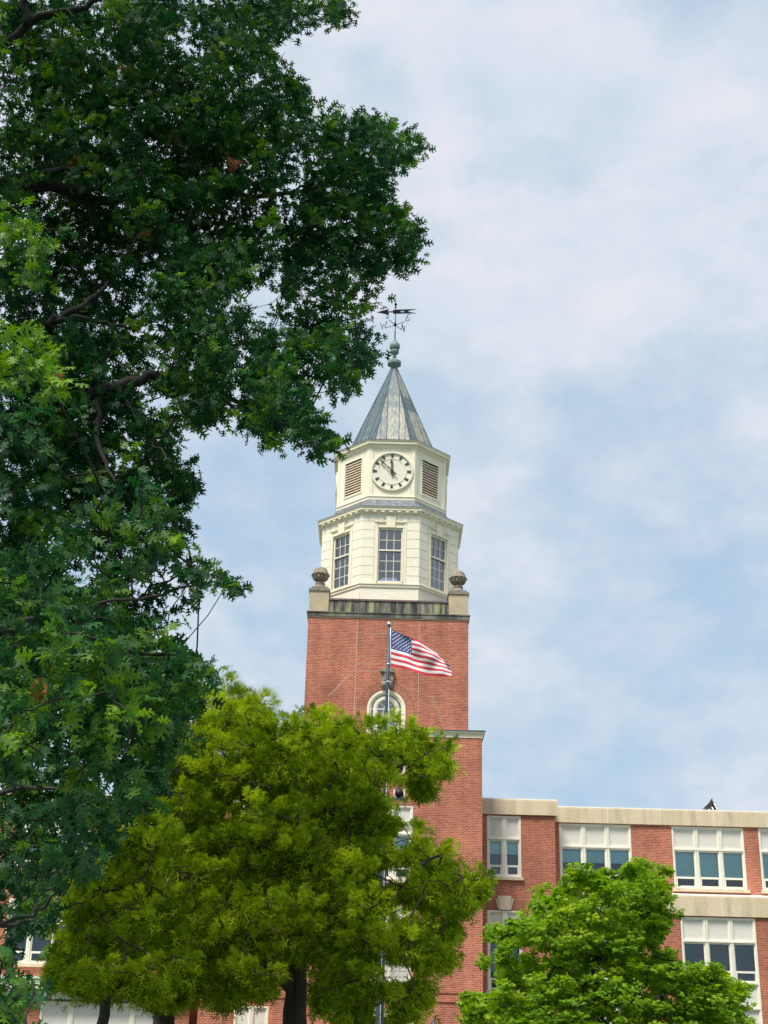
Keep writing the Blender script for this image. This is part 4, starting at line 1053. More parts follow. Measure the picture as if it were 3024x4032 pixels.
def leaves(name, mat, tpl, pos, direc, nrm, size, tint, parent):
    """one crown: every leaf a small mesh piece placed at pos, pointing along direc, facing nrm"""
    tv, tf = tpl; n = len(pos); nv = len(tv)
    y = norm(direc); x = norm(np.cross(y, nrm)); z = np.cross(x, y)
    co = pos[:, None, :] + size[:, None, None] * (tv[None, :, 0:1] * x[:, None, :] + tv[None, :, 1:2] * y[:, None, :] + tv[None, :, 2:3] * z[:, None, :])
    co = co.reshape(-1, 3) - np.array(parent['_o'])
    loops = np.concatenate([np.array(f) for f in tf]); cnt = np.array([len(f) for f in tf])
    al = (np.arange(n)[:, None] * nv + loops[None]).reshape(-1); ac = np.tile(cnt, n)
    me = bpy.data.meshes.new(name)
    me.vertices.add(len(co)); me.vertices.foreach_set('co', co.astype(np.float32).ravel())
    me.loops.add(len(al)); me.loops.foreach_set('vertex_index', al.astype(np.int32))
    me.polygons.add(len(ac)); me.polygons.foreach_set('loop_start', (np.cumsum(ac) - ac).astype(np.int32)); me.polygons.foreach_set('loop_total', ac.astype(np.int32))
    a = me.attributes.new('tint', 'FLOAT', 'POINT'); a.data.foreach_set('value', np.repeat(tint, nv).astype(np.float32))
    me.materials.append(mat); me.update(calc_edges=True)
    o = bpy.data.objects.new(name, me); COL.objects.link(o); o.parent = parent
    return o

def branches(m, root_pts, root_r, nodes, rmin=.008, k=.0045, jit=.12, nseg=3, maxlen=4.0, sides=5):
    """join every foliage clump to the nearest wood that is closer to the trunk; thickness follows what hangs on it"""
    allp = np.vstack([root_pts, nodes]); nr = len(root_pts); n = len(nodes)
    rootd = np.min(np.linalg.norm(nodes[:, None] - root_pts[None], axis=2), axis=1)
    order = np.argsort(rootd)
    par = np.full(n, -1); placed = list(range(nr)); P = allp
    path = np.zeros(len(allp)); done = np.zeros(len(allp), bool); done[:nr] = True
    for i in order:
        idx = np.where(done)[0]
        d = np.linalg.norm(P[idx] - nodes[i], axis=1)
        c = d + .25 * path[idx]
        j = idx[np.argmin(c)]; par[i] = j; path[nr + i] = path[j] + np.linalg.norm(P[j] - nodes[i]); done[nr + i] = True
    cnt = np.ones(n)
    for i in order[::-1]:
        if par[i] >= nr: cnt[par[i] - nr] += cnt[i]
    for i in range(n):
        a = P[par[i]]; b = nodes[i]; L_ = np.linalg.norm(b - a)
        if L_ > maxlen or L_ < 1e-3: continue
        r1 = rmin + k * math.sqrt(cnt[i]); r0 = min(r1 * 1.35, root_r[par[i]] if par[i] < nr else 9)
        pts = [a]
        for q in range(1, nseg): pts.append(a + (b - a) * q / nseg + RG.normal(size=3) * L_ * jit * .35 + np.array([0, 0, -.04 * L_]))
        pts.append(b)
        m.tube(pts, [r0 + (r1 - r0) * q / nseg for q in range(nseg + 1)], sides)

def limb(m, pts, r0, r1, n=9, jit=.02):
    """smooth tapered limb through points; returns samples"""
    P = [np.array(p, float) for p in pts]; out = []; rad = []
    for i in range(len(P) - 1):
        p0 = P[max(i - 1, 0)]; p1 = P[i]; p2 = P[i + 1]; p3 = P[min(i + 2, len(P) - 1)]
        for q in range(5):
            f = q / 5
            out.append(.5 * ((2 * p1) + (-p0 + p2) * f + (2 * p0 - 5 * p1 + 4 * p2 - p3) * f * f + (-p0 + 3 * p1 - 3 * p2 + p3) * f ** 3) + RG.normal(size=3) * jit)
    out.append(P[-1])
    rad = [r0 + (r1 - r0) * (i / (len(out) - 1)) ** .8 for i in range(len(out))]
    m.tube(out, rad, n)
    return np.array(out), np.array(rad)

def jitter_grid(poly, step):
    P = np.array(poly, float); x0, y0 = P.min(0); x1, y1 = P.max(0)
    gx, gy = np.meshgrid(np.arange(x0, x1, step), np.arange(y0, y1, step)); X = gx.ravel() + RG.uniform(-.5, .5, gx.size) * step; Y = gy.ravel() + RG.uniform(-.5, .5, gx.size) * step
    k = inpoly(P, X, Y); return X[k], Y[k]
def clump_noise(p, sc, seed=0):
    """cheap smooth value noise in 3D from a few sines"""
    r = np.random.default_rng(seed); v = np.zeros(len(p))
    for _ in range(7):
        d = r.normal(size=3); d /= np.linalg.norm(d); v += np.sin(p @ d * sc * r.uniform(.6, 1.7) + r.uniform(0, 6.28))
    return v / 7 * 1.6

# ---- big oak, standing to the left of the picture
OT = thing('oak_tree', 'huge dark green oak with long limbs and pointed lobed leaves, reaching towards the spire', 'oak tree', (-8.2, 17.5, 0))
M_oak = leaf_material('oak_leaf', (.008, .042, .017), (.025, .098, .025), (.17, .32, .022), .30, .50, .17)
D2S = 3024 / 1659
oak_poly = [(0, 0), (765, -5), (774, 48), (690, 62), (640, 78), (596, 105), (612, 140), (655, 190), (690, 240), (722, 252), (790, 232), (862, 272), (946, 312), (884, 352), (852, 372), (858, 430), (918, 520), (892, 565), (874, 606), (822, 590),
            (806, 655), (828, 722), (832, 742), (790, 800), (738, 882), (704, 840), (662, 866), (722, 930), (738, 978), (680, 985), (606, 955), (596, 1006), (545, 930), (476, 915), (398, 930), (388, 992), (462, 1000), (464, 1032), (412, 1080), (414, 1140), (372, 1165),
            (430, 1182), (460, 1222), (536, 1246), (524, 1284), (440, 1272), (392, 1335), (362, 1380), (378, 1412), (494, 1448), (430, 1480), (446, 1500), (400, 1560), (372, 1640), (352, 1700), (300, 1750), (268, 1800), (225, 1845), (190, 1905), (170, 1950), (120, 2000), (62, 2012), (42, 2045),
            (32, 2075), (88, 2140), (80, 2185), (62, 2235), (0, 2240)]
oak_poly = [(x * D2S, y * D2S) for x, y in oak_poly]
holes = [(390, 88, 26, 22), (545, 170, 16, 12), (205, 300, 10, 14), (120, 395, 26, 8), (100, 450, 8, 8), (245, 430, 14, 12), (335, 590, 22, 10), (300, 605, 14, 10), (330, 720, 24, 8), (340, 685, 16, 14), (300, 650, 10, 16), (505, 660, 24, 12), (560, 660, 22, 16), (530, 625, 26, 10), (590, 700, 16, 14), (240, 780, 14, 22), (310, 840, 18, 22), (345, 800, 16, 16), (350, 870, 22, 22), (385, 920, 18, 10),
         (250, 905, 14, 18), (285, 940, 16, 16), (260, 1000, 16, 14), (45, 1010, 18, 10), (60, 1050, 16, 16), (100, 1165, 20, 18), (180, 1240, 20, 22), (210, 1340, 20, 7), (305, 1280, 14, 14), (120, 1610, 22, 12), (30, 1740, 12, 12), (70, 1790, 26, 12), (120, 1800, 22, 10), (40, 1860, 14, 18), (45, 1920, 14, 14), (20, 1990, 18, 10), (60, 1840, 12, 10), (150, 1780, 14, 8), (60, 2100, 14, 8)]
def hole_mask(X, Y, grow=1.0):
    k = np.ones(len(X), bool)
    for x, y, a, b in holes: k &= ((X / D2S - x) / (a * grow)) ** 2 + ((Y / D2S - y) / (b * grow)) ** 2 > 1
    return k
bark = MB(M_bark)
rootp = []; rootr = []
def L_(pts, r0, r1):
    P = [p if len(p) == 3 and p[1] > 1000 else p for p in pts]
    o, r = limb(bark, [tuple(un(x, y, D)) for x, y, D in pts], r0, r1); rootp.append(o); rootr.append(r)
trunk = [(-8.2, 17.5, -.2), (-8.15, 17.5, 3), (-8.0, 17.6, 7), (-7.7, 17.7, 11), (-7.3, 17.9, 15), (-7.1, 18.1, 19), (-6.8, 18.2, 23)]
o_, r_ = limb(bark, trunk, .52, .12, 14); rootp.append(o_); rootr.append(r_)
bark.lathe([(.85, -.1), (.68, .25), (.56, .8), (.50, 1.5)], -8.2, 17.5, 14)
L_([(-900, 620, 18), (-300, 700, 18), (0, 730, 18), (250, 745, 18), (400, 790, 18.2), (700, 770, 18.6), (1080, 770, 19), (1400, 700, 19.3)], .17, .02)
L_([(-850, 700, 17.8), (-250, 760, 17.6), (0, 715, 17.5), (140, 690, 17.2), (330, 660, 17)], .12, .03)
L_([(-700, 400, 18), (-100, 250, 17.6), (150, 70, 17.3), (330, 30, 17.3), (520, -80, 17.4), (900, -160, 18)], .10, .025)
L_([(110, 95, 17.3), (90, 20, 17.2), (130, -80, 17.2)], .07, .03)
L_([(-800, 1500, 17.5), (-300, 1420, 17.4), (0, 1330, 17.3), (140, 1290, 17.2), (260, 1240, 17.2), (360, 1180, 17.3), (430, 1110, 17.5)], .13, .02)
L_([(200, 1270, 17.2), (330, 1250, 17.2), (470, 1280, 17.4), (620, 1270, 17.6)], .05, .01)
L_([(-700, 1850, 17.5), (-250, 1740, 17.4), (60, 1640, 17.3), (300, 1575, 17.2), (420, 1535, 17.2), (560, 1495, 17.3), (620, 1480, 17.4), (760, 1520, 17.7), (960, 1590, 18), (1200, 1650, 18.4)], .16, .02)
L_([(350, 1545, 17.2), (400, 1480, 17.2), (420, 1400, 17.3), (470, 1290, 17.5)], .045, .012)
L_([(470, 1520, 17.2), (480, 1570, 17.1), (530, 1640, 17), (610, 1750, 16.8), (680, 1830, 16.6)], .03, .01)
L_([(390, 1560, 17.2), (380, 1690, 17), (400, 1800, 16.8), (460, 1900, 16.6)], .05, .02)
L_([(-500, 2600, 15), (-100, 2500, 14.3), (200, 2420, 13.5), (450, 2370, 12.8), (700, 2320, 12.4), (880, 2275, 12.1)], .04, .006)
L_([(-500, 3000, 14), (-50, 2800, 13.2), (250, 2700, 12.5), (500, 2640, 12), (800, 2640, 11.6)], .05, .008)
L_([(-500, 3300, 13.5), (-100, 3180, 13.4), (100, 3100, 13), (350, 3150, 12.6), (560, 3180, 12.4)], .035, .008)
L_([(-400, 3750, 13), (-50, 3650, 13), (120, 3600, 12.8), (250, 3500, 12.6)], .03, .008)
L_([(-300, 3900, 12), (0, 3850, 11.8), (120, 3950, 11.6)], .02, .006)
RP = np.vstack(rootp); RR = np.concatenate(rootr)

pos = []; nod = []; sizes = []; dirs = []; nrms = []; tnt = []
def oak_clumps(X, Y, D, R_px, per, lsz, tmean, tsd, up=.35):
    """leafy twigs at photo-plane points X,Y and depths D; the twig keeps leaves within about R_px photo pixels"""
    C = unv(X, Y, D); n = len(C)
    if n == 0: return
    nod.append(C)
    dist = np.linalg.norm(C - np.array([0, 0, EYE]), axis=1)
    Rm = R_px * dist / FPX
    ctint = np.clip(RG.normal(tmean, tsd, n), 0, .93)
    # twig direction: outwards from the trunk, drooping a little
    od = C - np.array([-8.0, 17.6, 12.0]); od[:, 2] *= .4; od = norm(od) + RG.normal(size=(n, 3)) * .45 + np.array([.1, -.15, -.15]); od = norm(od)
    m_ = per
    t = RG.uniform(-1, 1, (n, m_)); off = RG.normal(size=(n, m_, 3)) * .42
    p = C[:, None] + Rm[:, None, None] * (od[:, None] * t[..., None] * .8 + off)
    d = od[:, None] * .9 + RG.normal(size=(n, m_, 3)) * .75 + np.array([0, 0, -.35])
    nr_ = RG.normal(size=(n, m_, 3)) * .75 + np.array([0, -.25, up])
    pos.append(p.reshape(-1, 3)); dirs.append(d.reshape(-1, 3)); nrms.append(nr_.reshape(-1, 3))
    sizes.append((lsz * RG.uniform(.7, 1.2, (n, m_))).ravel()); tnt.append(np.clip(ctint[:, None] + RG.normal(size=(n, m_)) * .13, 0, .93).ravel())
# far canopy in several depths
FARS = [(46, 20.4, .035, 3), (34, 19.3, .035, 0), (34, 18.2, .035, 1), (38, 17.0, .05, 2)]
for step, D0, _, sd in FARS:
    X, Y = jitter_grid(oak_poly, step * 1.62)
    ed = edgedist(oak_poly[1:-1], X, Y)
    k = hole_mask(X, Y, 1.5) & (ed > 22)
    C = unv(X, Y, np.full(len(X), 18.0))
    nz = clump_noise(C, 2.6, sd + 5)
    low = np.clip((Y - 1750) / 900, 0, 1)
    thr = -.50 + .10 * ((Y > 950) & (X < 900)) + .28 * low * (sd != 1) + (.25 if sd == 2 else 0)
    k &= nz > thr
    k &= ~((Y > 3250) & (RG.uniform(size=len(X)) < .35))
    X, Y, ed = X[k], Y[k], ed[k]
    D = D0 + clump_noise(C[k], .9, sd) * 1.3 + RG.normal(size=len(X)) * .35
    D = np.where(Y > 1900, D - 2.2 * np.clip((Y - 1900) / 900, 0, 1) - (1.0 * (Y > 3000)), D)
    oak_clumps(X, Y, D, 46, 17, .150, .42, .18)
# nearer boughs
def near(poly, step, D, R_px, per, lsz, tm, ts, p=1.0):
    poly = [(x * D2S, y * D2S) for x, y in poly]
    X, Y = jitter_grid(poly, step); k = (RG.uniform(size=len(X)) < p) & hole_mask(X, Y, 1.5); X, Y = X[k], Y[k]
    oak_clumps(X, Y, D + RG.normal(size=len(X)) * .35, R_px, per, lsz, tm, ts, .5)
near([(-60, 480), (60, 470), (120, 545), (90, 600), (0, 600), (-60, 600)], 70, 13.5, 60, 13, .14, .74, .12)
near([(-60, 440), (100, 450), (170, 500), (110, 560), (-60, 560)], 90, 14.5, 60, 11, .14, .5, .15)
near([(-60, 715), (60, 715), (130, 735), (150, 790), (140, 850), (60, 830), (-60, 830)], 70, 10.5, 66, 14, .145, .80, .10)
near([(-60, 800), (120, 840), (120, 930), (40, 1000), (-60, 1000)], 100, 12.5, 70, 12, .14, .42, .14)
near([(200, 1060), (330, 1040), (400, 1180), (440, 1200), (500, 1240), (505, 1262), (420, 1255), (350, 1300), (230, 1260), (120, 1240), (60, 1150)], 86, 11.8, 70, 13, .145, .50, .18, .85)
near([(-60, 1180), (100, 1200), (180, 1330), (330, 1330), (370, 1400), (470, 1447), (420, 1470), (400, 1540), (350, 1640), (290, 1720), (220, 1780), (120, 1700), (-60, 1640)], 84, 11.2, 74, 14, .148, .48, .20, .9)
near([(100, 1330), (330, 1350), (350, 1480), (250, 1560), (60, 1500), (-40, 1420)], 92, 10.4, 78, 13, .148, .66, .15, .75)
near([(-60, 1480), (60, 1520), (60, 1600), (-60, 1620)], 100, 9.8, 80, 13, .150, .70, .14)
near([(-60, 1640), (200, 1720), (220, 1800), (180, 1880), (120, 1940), (40, 1960), (-60, 1960)], 88, 12.2, 70, 13, .135, .42, .15, .70)
near([(-60, 2000), (40, 2040), (80, 2140), (75, 2180), (60, 2230), (-60, 2240)], 80, 11.2, 66, 13, .135, .55, .16, .85)
# crown beyond the picture, left and above, at the same depth
ext = [(-1500, 2600), (-1800, 1200), (-1500, -600), (-600, -1500), (500, -1500), (1200, -900), (1300, -60), (-20, -40), (-20, 3600), (-500, 3600)]
for D0 in (15.5, 18.5, 21.5):
    X, Y = jitter_grid(ext, 105)
    oak_clumps(X, Y, D0 + RG.normal(size=len(X)) * .7, 85, 13, .20, .42, .15)
P_ = np.vstack(pos); N_ = np.vstack(nod)
nin = sum(len(a) for a in nod[:-3])
branches(bark, RP, RR, N_[:nin], rmin=.004, k=.0017, nseg=3, maxlen=1.3, sides=4)
bark.build('trunk', OT)
tt = np.concatenate(tnt)
leaves('crown', M_oak, tpl_oak(), P_, np.vstack(dirs), np.vstack(nrms), np.concatenate(sizes), tt, OT)
print('oak leaves', len(P_), 'nodes', len(N_))
# dead brown leaf clusters hanging in the crown
M_dead = leaf_material('withered_oak_leaf', (.10, .028, .012), (.19, .06, .02), (.32, .14, .035), .25, .7, .2)
pos, nod, sizes, dirs, nrms, tnt = [], [], [], [], [], []
for x, y, D, r_px, n_, sz in ((84, 1473, 9.9, 26, 14, .11), (505, 345, 16.9, 20, 9, .12), (375, 295, 17.1, 16, 5, .12), (160, 340, 17.0, 20, 7, .12), (312, 500, 16.9, 14, 6, .12), (130, 805, 10.2, 10, 3, .09), (262, 145, 17, 10, 5, .11)):
    X = np.array([x * D2S]); Y = np.array([y * D2S]); oak_clumps(X, Y, np.array([D]), r_px, n_, sz, .5, .1)
dd = np.vstack(dirs) * .5 + np.array([0, 0, -.9])
leaves('withered_leaves', M_dead, tpl_oak(), np.vstack(pos), dd, np.vstack(nrms), np.concatenate(sizes), np.concatenate(tnt), OT)

# ---- conifers and the maple: crowns of leafy pads carried on boughs
def padded_tree(T_, Mleaf, Mbark, tpl, poly, D0, thick, step, pad_r, per, lsz, trunk_pts, tr0, tr1, layers, flat, droop, tm, ts, seed, holes_=(), dirmode='cedar', k=.0045, edge_in=.55, extra=(), thr=-9, gap=0, body=None, gname='crown', sides=5):
    global RG
    RG = np.random.default_rng(seed)
    poly = np.array([(x * D2S, y * D2S) for x, y in poly])
    C = []
    for li in range(layers):
        f = -1 + 2 * li / max(1, layers - 1)
        X, Y = jitter_grid(poly, step)
        ed = edgedist(poly, X, Y)
        px = FPX / D0 * .93
        inner = edge_in * pad_r * px
        # body is fuller in the middle: depth half-thickness grows with the distance from the outline
        half = thick * np.sqrt(np.clip(1 - (1 - np.clip(ed / (thick * px * .8), 0, 1)) ** 2, 0, 1))
        ok = (ed > inner)
        for hx_, hy_, ha, hb in holes_: ok &= (((X / D2S - hx_) / ha) ** 2 + ((Y / D2S - hy_) / hb) ** 2 > 1)
        X, Y, half = X[ok], Y[ok], half[ok]
        c = unv(X, Y, D0 + f * half + RG.normal(size=len(X)) * .25)
        if thr > -5: c = c[clump_noise(c * np.array([1, 1, 2.2]), 2.0, seed + 3 + li) > thr]
        C.append(c)
    C = np.vstack(C)
    if gap:
        keep = []; sc_ = np.array([1, 1, 1 / .62])
        for c in C[RG.permutation(len(C))]:
            if not keep or np.min(np.linalg.norm((np.array(keep) - c) * sc_, axis=1)) > pad_r * gap: keep.append(c)
        C = np.array(keep)
    m = MB(Mbark)
    rp, rr_ = limb(m, trunk_pts, tr0, tr1, 12, .015)
    for e_ in extra:
        a, b = limb(m, e_[0], e_[1], e_[2], 8, .02); rp = np.vstack([rp, a]); rr_ = np.concatenate([rr_, b])
    branches(m, rp, rr_, C, rmin=.006, k=k, nseg=3, maxlen=3.2, sides=sides)
    m.build('trunk', T_)
    n = len(C)
    ax = np.array([np.interp(C[:, 2], [p[2] for p in trunk_pts], [p[i] for p in trunk_pts]) for i in (0, 1)]).T
    out_ = np.hstack([C[:, :2] - ax, np.zeros((n, 1))]); out_ = norm(out_)
    rp_ = pad_r * RG.uniform(.7, 1.25, n); ct = np.clip(RG.normal(tm, ts, n), 0, 1)
    u = norm(RG.normal(size=(n, per, 3)))
    u[..., 2] = np.where(u[..., 2] < -.25, -u[..., 2] * .6, u[..., 2])
    rad = RG.uniform(.35, 1.0, (n, per)) ** .6
    p = C[:, None] + rp_[:, None, None] * rad[..., None] * (u * np.array([1, 1, flat]) + out_[:, None] * .35 * u[..., :1] ** 2)
    rh = np.linalg.norm((p - C[:, None])[..., :2], axis=-1); p[..., 2] -= droop * rh ** 2 / rp_[:, None]
    if dirmode == 'cedar':
        d = u * np.array([1, 1, .7]) + out_[:, None] * .7 + np.array([0, 0, .35]) + RG.normal(size=p.shape) * .35
        low = u[..., 2] < .15; d = np.where(low[..., None], d * np.array([1, 1, .3]) + np.array([0, 0, -.7]), d)
        nn = RG.normal(size=p.shape) * .6 + np.array([0, -.5, .7])
    else:
        d = u * np.array([1, 1, .3]) + out_[:, None] * .6 + np.array([0, 0, -.35]) + RG.normal(size=p.shape) * .4
        nn = u * .6 + RG.normal(size=p.shape) * .38 + np.array([0, -.12, .8])
    P0 = [p.reshape(-1, 3)]; D_ = [d.reshape(-1, 3)]; N0 = [nn.reshape(-1, 3)]; S0 = [(lsz * RG.uniform(.65, 1.25, (n, per))).ravel()]; T0 = [np.clip(ct[:, None] + RG.normal(size=(n, per)) * .14, 0, 1).ravel()]
    if body:                             # the inner mass of the crown, behind the outer pads
        bstep, blay, bper, binset = body
        for li in range(blay):
            f = -.35 + 1.1 * li / max(1, blay - 1)
            X, Y = jitter_grid(poly, bstep); ed = edgedist(poly, X, Y); px = FPX / D0 * .93
            half = thick * np.sqrt(np.clip(1 - (1 - np.clip(ed / (thick * px * .8), 0, 1)) ** 2, 0, 1))
            ok = ed > binset * px
            for hx_, hy_, ha, hb in holes_: ok &= (((X / D2S - hx_) / ha) ** 2 + ((Y / D2S - hy_) / hb) ** 2 > 1)
            c = unv(X[ok], Y[ok], D0 + f * half[ok] + RG.normal(size=ok.sum()) * .2)
            k_ = len(c); q = RG.normal(size=(k_, bper, 3)) * pad_r * .55
            P0.append((c[:, None] + q).reshape(-1, 3)); D_.append((q / pad_r + RG.normal(size=q.shape) * .6 + np.array([0, 0, -.1])).reshape(-1, 3)); N0.append((RG.normal(size=q.shape) + np.array([0, -.2, .4])).reshape(-1, 3))
            S0.append((lsz * 1.15 * RG.uniform(.65, 1.25, (k_, bper))).ravel()); cb = np.clip(RG.normal(tm - .12, ts, k_), 0, 1)
            T0.append(np.clip(cb[:, None] + RG.normal(size=(k_, bper)) * .12, 0, 1).ravel())
    leaves(gname, Mleaf, tpl, np.vstack(P0), np.vstack(D_), np.vstack(N0), np.concatenate(S0), np.concatenate(T0), T_)
    print(T_.name, 'pads', n, 'leaves', sum(len(x) for x in S0))
    return C

M_ced = leaf_material('cedar_spray', (.065, .14, .010), (.24, .355, .014), (.58, .68, .04), .25, .8, .04)
M_mapl = leaf_material('maple_leaf', (.10, .215, .016), (.19, .33, .020), (.34, .46, .035), .38, .65, .12)
M_pine = leaf_material('pine_needles', (.09, .15, .015), (.22, .30, .02), (.36, .44, .05), .25, .7, .1)

def lobed_tree(T_, Mleaf, Mbark, tpl, lobes, D0, thick, cx_src, wid_src, tuft_r, tufts, per, lsz, trunk_pts, tr0, tr1, seed, mode, body, extra=(), tm=.5, ts=.2, holes_=(), shrink=(0, 0)):
    """crown = rounded boughs (lobes), each carrying tufts on its upper dome and a drooping skirt; an inner mass joins them.
    lobes: photo x, y, half width, half height in photo pixels"""
    global RG
    RG = np.random.default_rng(seed)
    px = FPX / D0 * .93
    lobes = np.array(lobes, float)
    lobes[:, 2] = np.maximum(lobes[:, 2] - shrink[0], 14); lobes[:, 3] = np.maximum(lobes[:, 3] - shrink[1], 8)
    def open_(P):                          # gaps in the crown, as photo ellipses
        if not len(holes_): return np.ones(len(P), bool)
        v = P - np.array([0, 0, EYE]); w = v @ FW; X = 1512 + FPX * (v @ RT) / w; Y = 2016 - FPX * (v @ UP) / w; k = np.ones(len(P), bool)
        for a, b, c, d in holes_: k &= ((X - a) / c) ** 2 + ((Y - b) / d) ** 2 > 1
        return k
    q = np.clip((lobes[:, 0] - cx_src) / wid_src, -1, 1)
    bulge = thick * np.sqrt(1 - .85 * q ** 2)
    cs = []; rs = []
    for side in (-1, .15, .9):                # front boughs, inner ones, and the far side of the crown
        k = np.ones(len(lobes), bool) if side == -1 else RG.uniform(size=len(lobes)) < .8
        D = D0 + side * bulge[k] * (1 if side == -1 else .9) + RG.normal(size=k.sum()) * .35
        if side == -1: D = D + .9 * np.clip((lobes[k, 1].mean() - lobes[k, 1]) / 600, -.6, 1)   # lower boughs reach further forward
        X = lobes[k, 0] + (0 if side == -1 else RG.normal(size=k.sum()) * 25); Y = lobes[k, 1] + (0 if side == -1 else RG.normal(size=k.sum()) * 20 + 15)
        cs.append(unv(X, Y, D)); rs.append(np.stack([lobes[k, 2] / px, np.minimum(lobes[k, 2], 260) / px * .9, lobes[k, 3] / px], 1))
    LC = np.vstack(cs); LR = np.vstack(rs)
    P0, D_, N0, S0, T0, nodes = [], [], [], [], [], []
    nfront = len(cs[0]) + len(cs[1])
    for li_, (c, r) in enumerate(zip(LC, LR)):
        if li_ == nfront: per = max(8, per // 3); lsz *= 1.5
        area = r[0] * r[1] + r[0] * r[2]
        nt_ = max(4, int(tufts * area))
        u = norm(RG.normal(size=(nt_, 3)))
        lo = u[:, 2] < -.35; u[lo, 2] *= -.5; u = norm(u)
        rad = RG.uniform(.72, 1.02, nt_)
        tc_ = c + u * r * rad[:, None]
        ok = open_(tc_)
        ok &= clump_noise(tc_ * np.array([1, 1, 1.6]), 2.6, seed + 40) > (-.42 if li_ < nfront else -9)
        if mode == 'cedar': ok &= u[:, 2] > -.02 + RG.uniform(-.22, .12, nt_)
        tc_, u = tc_[ok], u[ok]; nt_ = len(tc_)
        if not nt_: continue
        nodes.append(tc_[RG.uniform(size=nt_) < .40])
        lt = np.clip(RG.normal(tm, ts * .8), .05, .95)
        tt_ = np.clip(lt + RG.normal(size=nt_) * ts * .7, 0, 1)
        tr_ = tuft_r * RG.uniform(.6, 1.3, nt_)
        w = norm(RG.normal(size=(nt_, per, 3)))
        if mode == 'cedar':
            ax = norm(u * np.array([1, 1, .55]) + np.array([0, 0, .45]) + RG.normal(size=u.shape) * .3)
            skirt = (u[:, 2] < .12); ax[skirt] = norm(ax[skirt] * np.array([1, 1, 0]) + np.array([0, 0, -.75]))
            t = RG.uniform(-.5, 1.35, (nt_, per))
            wid_ = .62 * (1 - .6 * np.clip(t, 0, 1.3))
            p = tc_[:, None] + tr_[:, None, None] * (ax[:, None] * t[..., None] * 1.1 + w * wid_[..., None])
            d = ax[:, None] * .9 + w * .75
            nn = RG.normal(size=p.shape) * .32 + u[:, None] * .6 + np.array([0, -.15, .75])
        else:
            p = tc_[:, None] + tr_[:, None, None] * w * RG.uniform(.3, 1, (nt_, per, 1)) * np.array([1.15, 1.15, .55])
            d = w * np.array([1, 1, .35]) + u[:, None] * .5 + np.array([0, 0, -.35]) + RG.normal(size=p.shape) * .3
            nn = u[:, None] * .5 + RG.normal(size=p.shape) * .33 + np.array([0, -.1, .85])
        P0.append(p.reshape(-1, 3)); D_.append(d.reshape(-1, 3)); N0.append(nn.reshape(-1, 3)); S0.append((lsz * RG.uniform(.6, 1.25, (nt_, per))).ravel())
        T0.append(np.clip(tt_[:, None] + RG.normal(size=(nt_, per)) * .12, 0, 1).ravel())
    # inner twigs and foliage under the domes
    nb = int(body * len(LC))
    i = RG.integers(0, len(LC), nb); q_ = RG.normal(size=(nb, 3)) * .42
    bp_ = LC[i] + q_ * LR[i] + np.array([0, .8, -.1])
    bp_ = bp_[open_(bp_)]; nb = len(bp_)
    P0.append(bp_); D_.append(RG.normal(size=bp_.shape) + np.array([0, 0, -.3])); N0.append(RG.normal(size=bp_.shape) + np.array([0, 0, .3])); S0.append(lsz * 1.3 * RG.uniform(.7, 1.3, nb)); T0.append(np.clip(RG.normal(tm, ts, nb), 0, 1))
    P_, D1, N1, S1, T1 = (np.vstack(P0), np.vstack(D_), np.vstack(N0), np.concatenate(S0), np.concatenate(T0))
    m = MB(Mbark)
    rp, rr_ = limb(m, trunk_pts, tr0, tr1, 12, .015)
    for e_ in extra:
        a, b = limb(m, e_[0], e_[1], e_[2], 8, .02); rp = np.vstack([rp, a]); rr_ = np.concatenate([rr_, b])
    nd = np.vstack([LC] + nodes)
    branches(m, rp, rr_, nd, rmin=.005, k=.0032, nseg=3, maxlen=3.0, sides=4)
    m.build('trunk', T_)
    leaves('crown', Mleaf, tpl, P_, D1, N1, S1, T1, T_)
    print(T_.name, 'lobes', len(LC), 'leaves', len(P_))

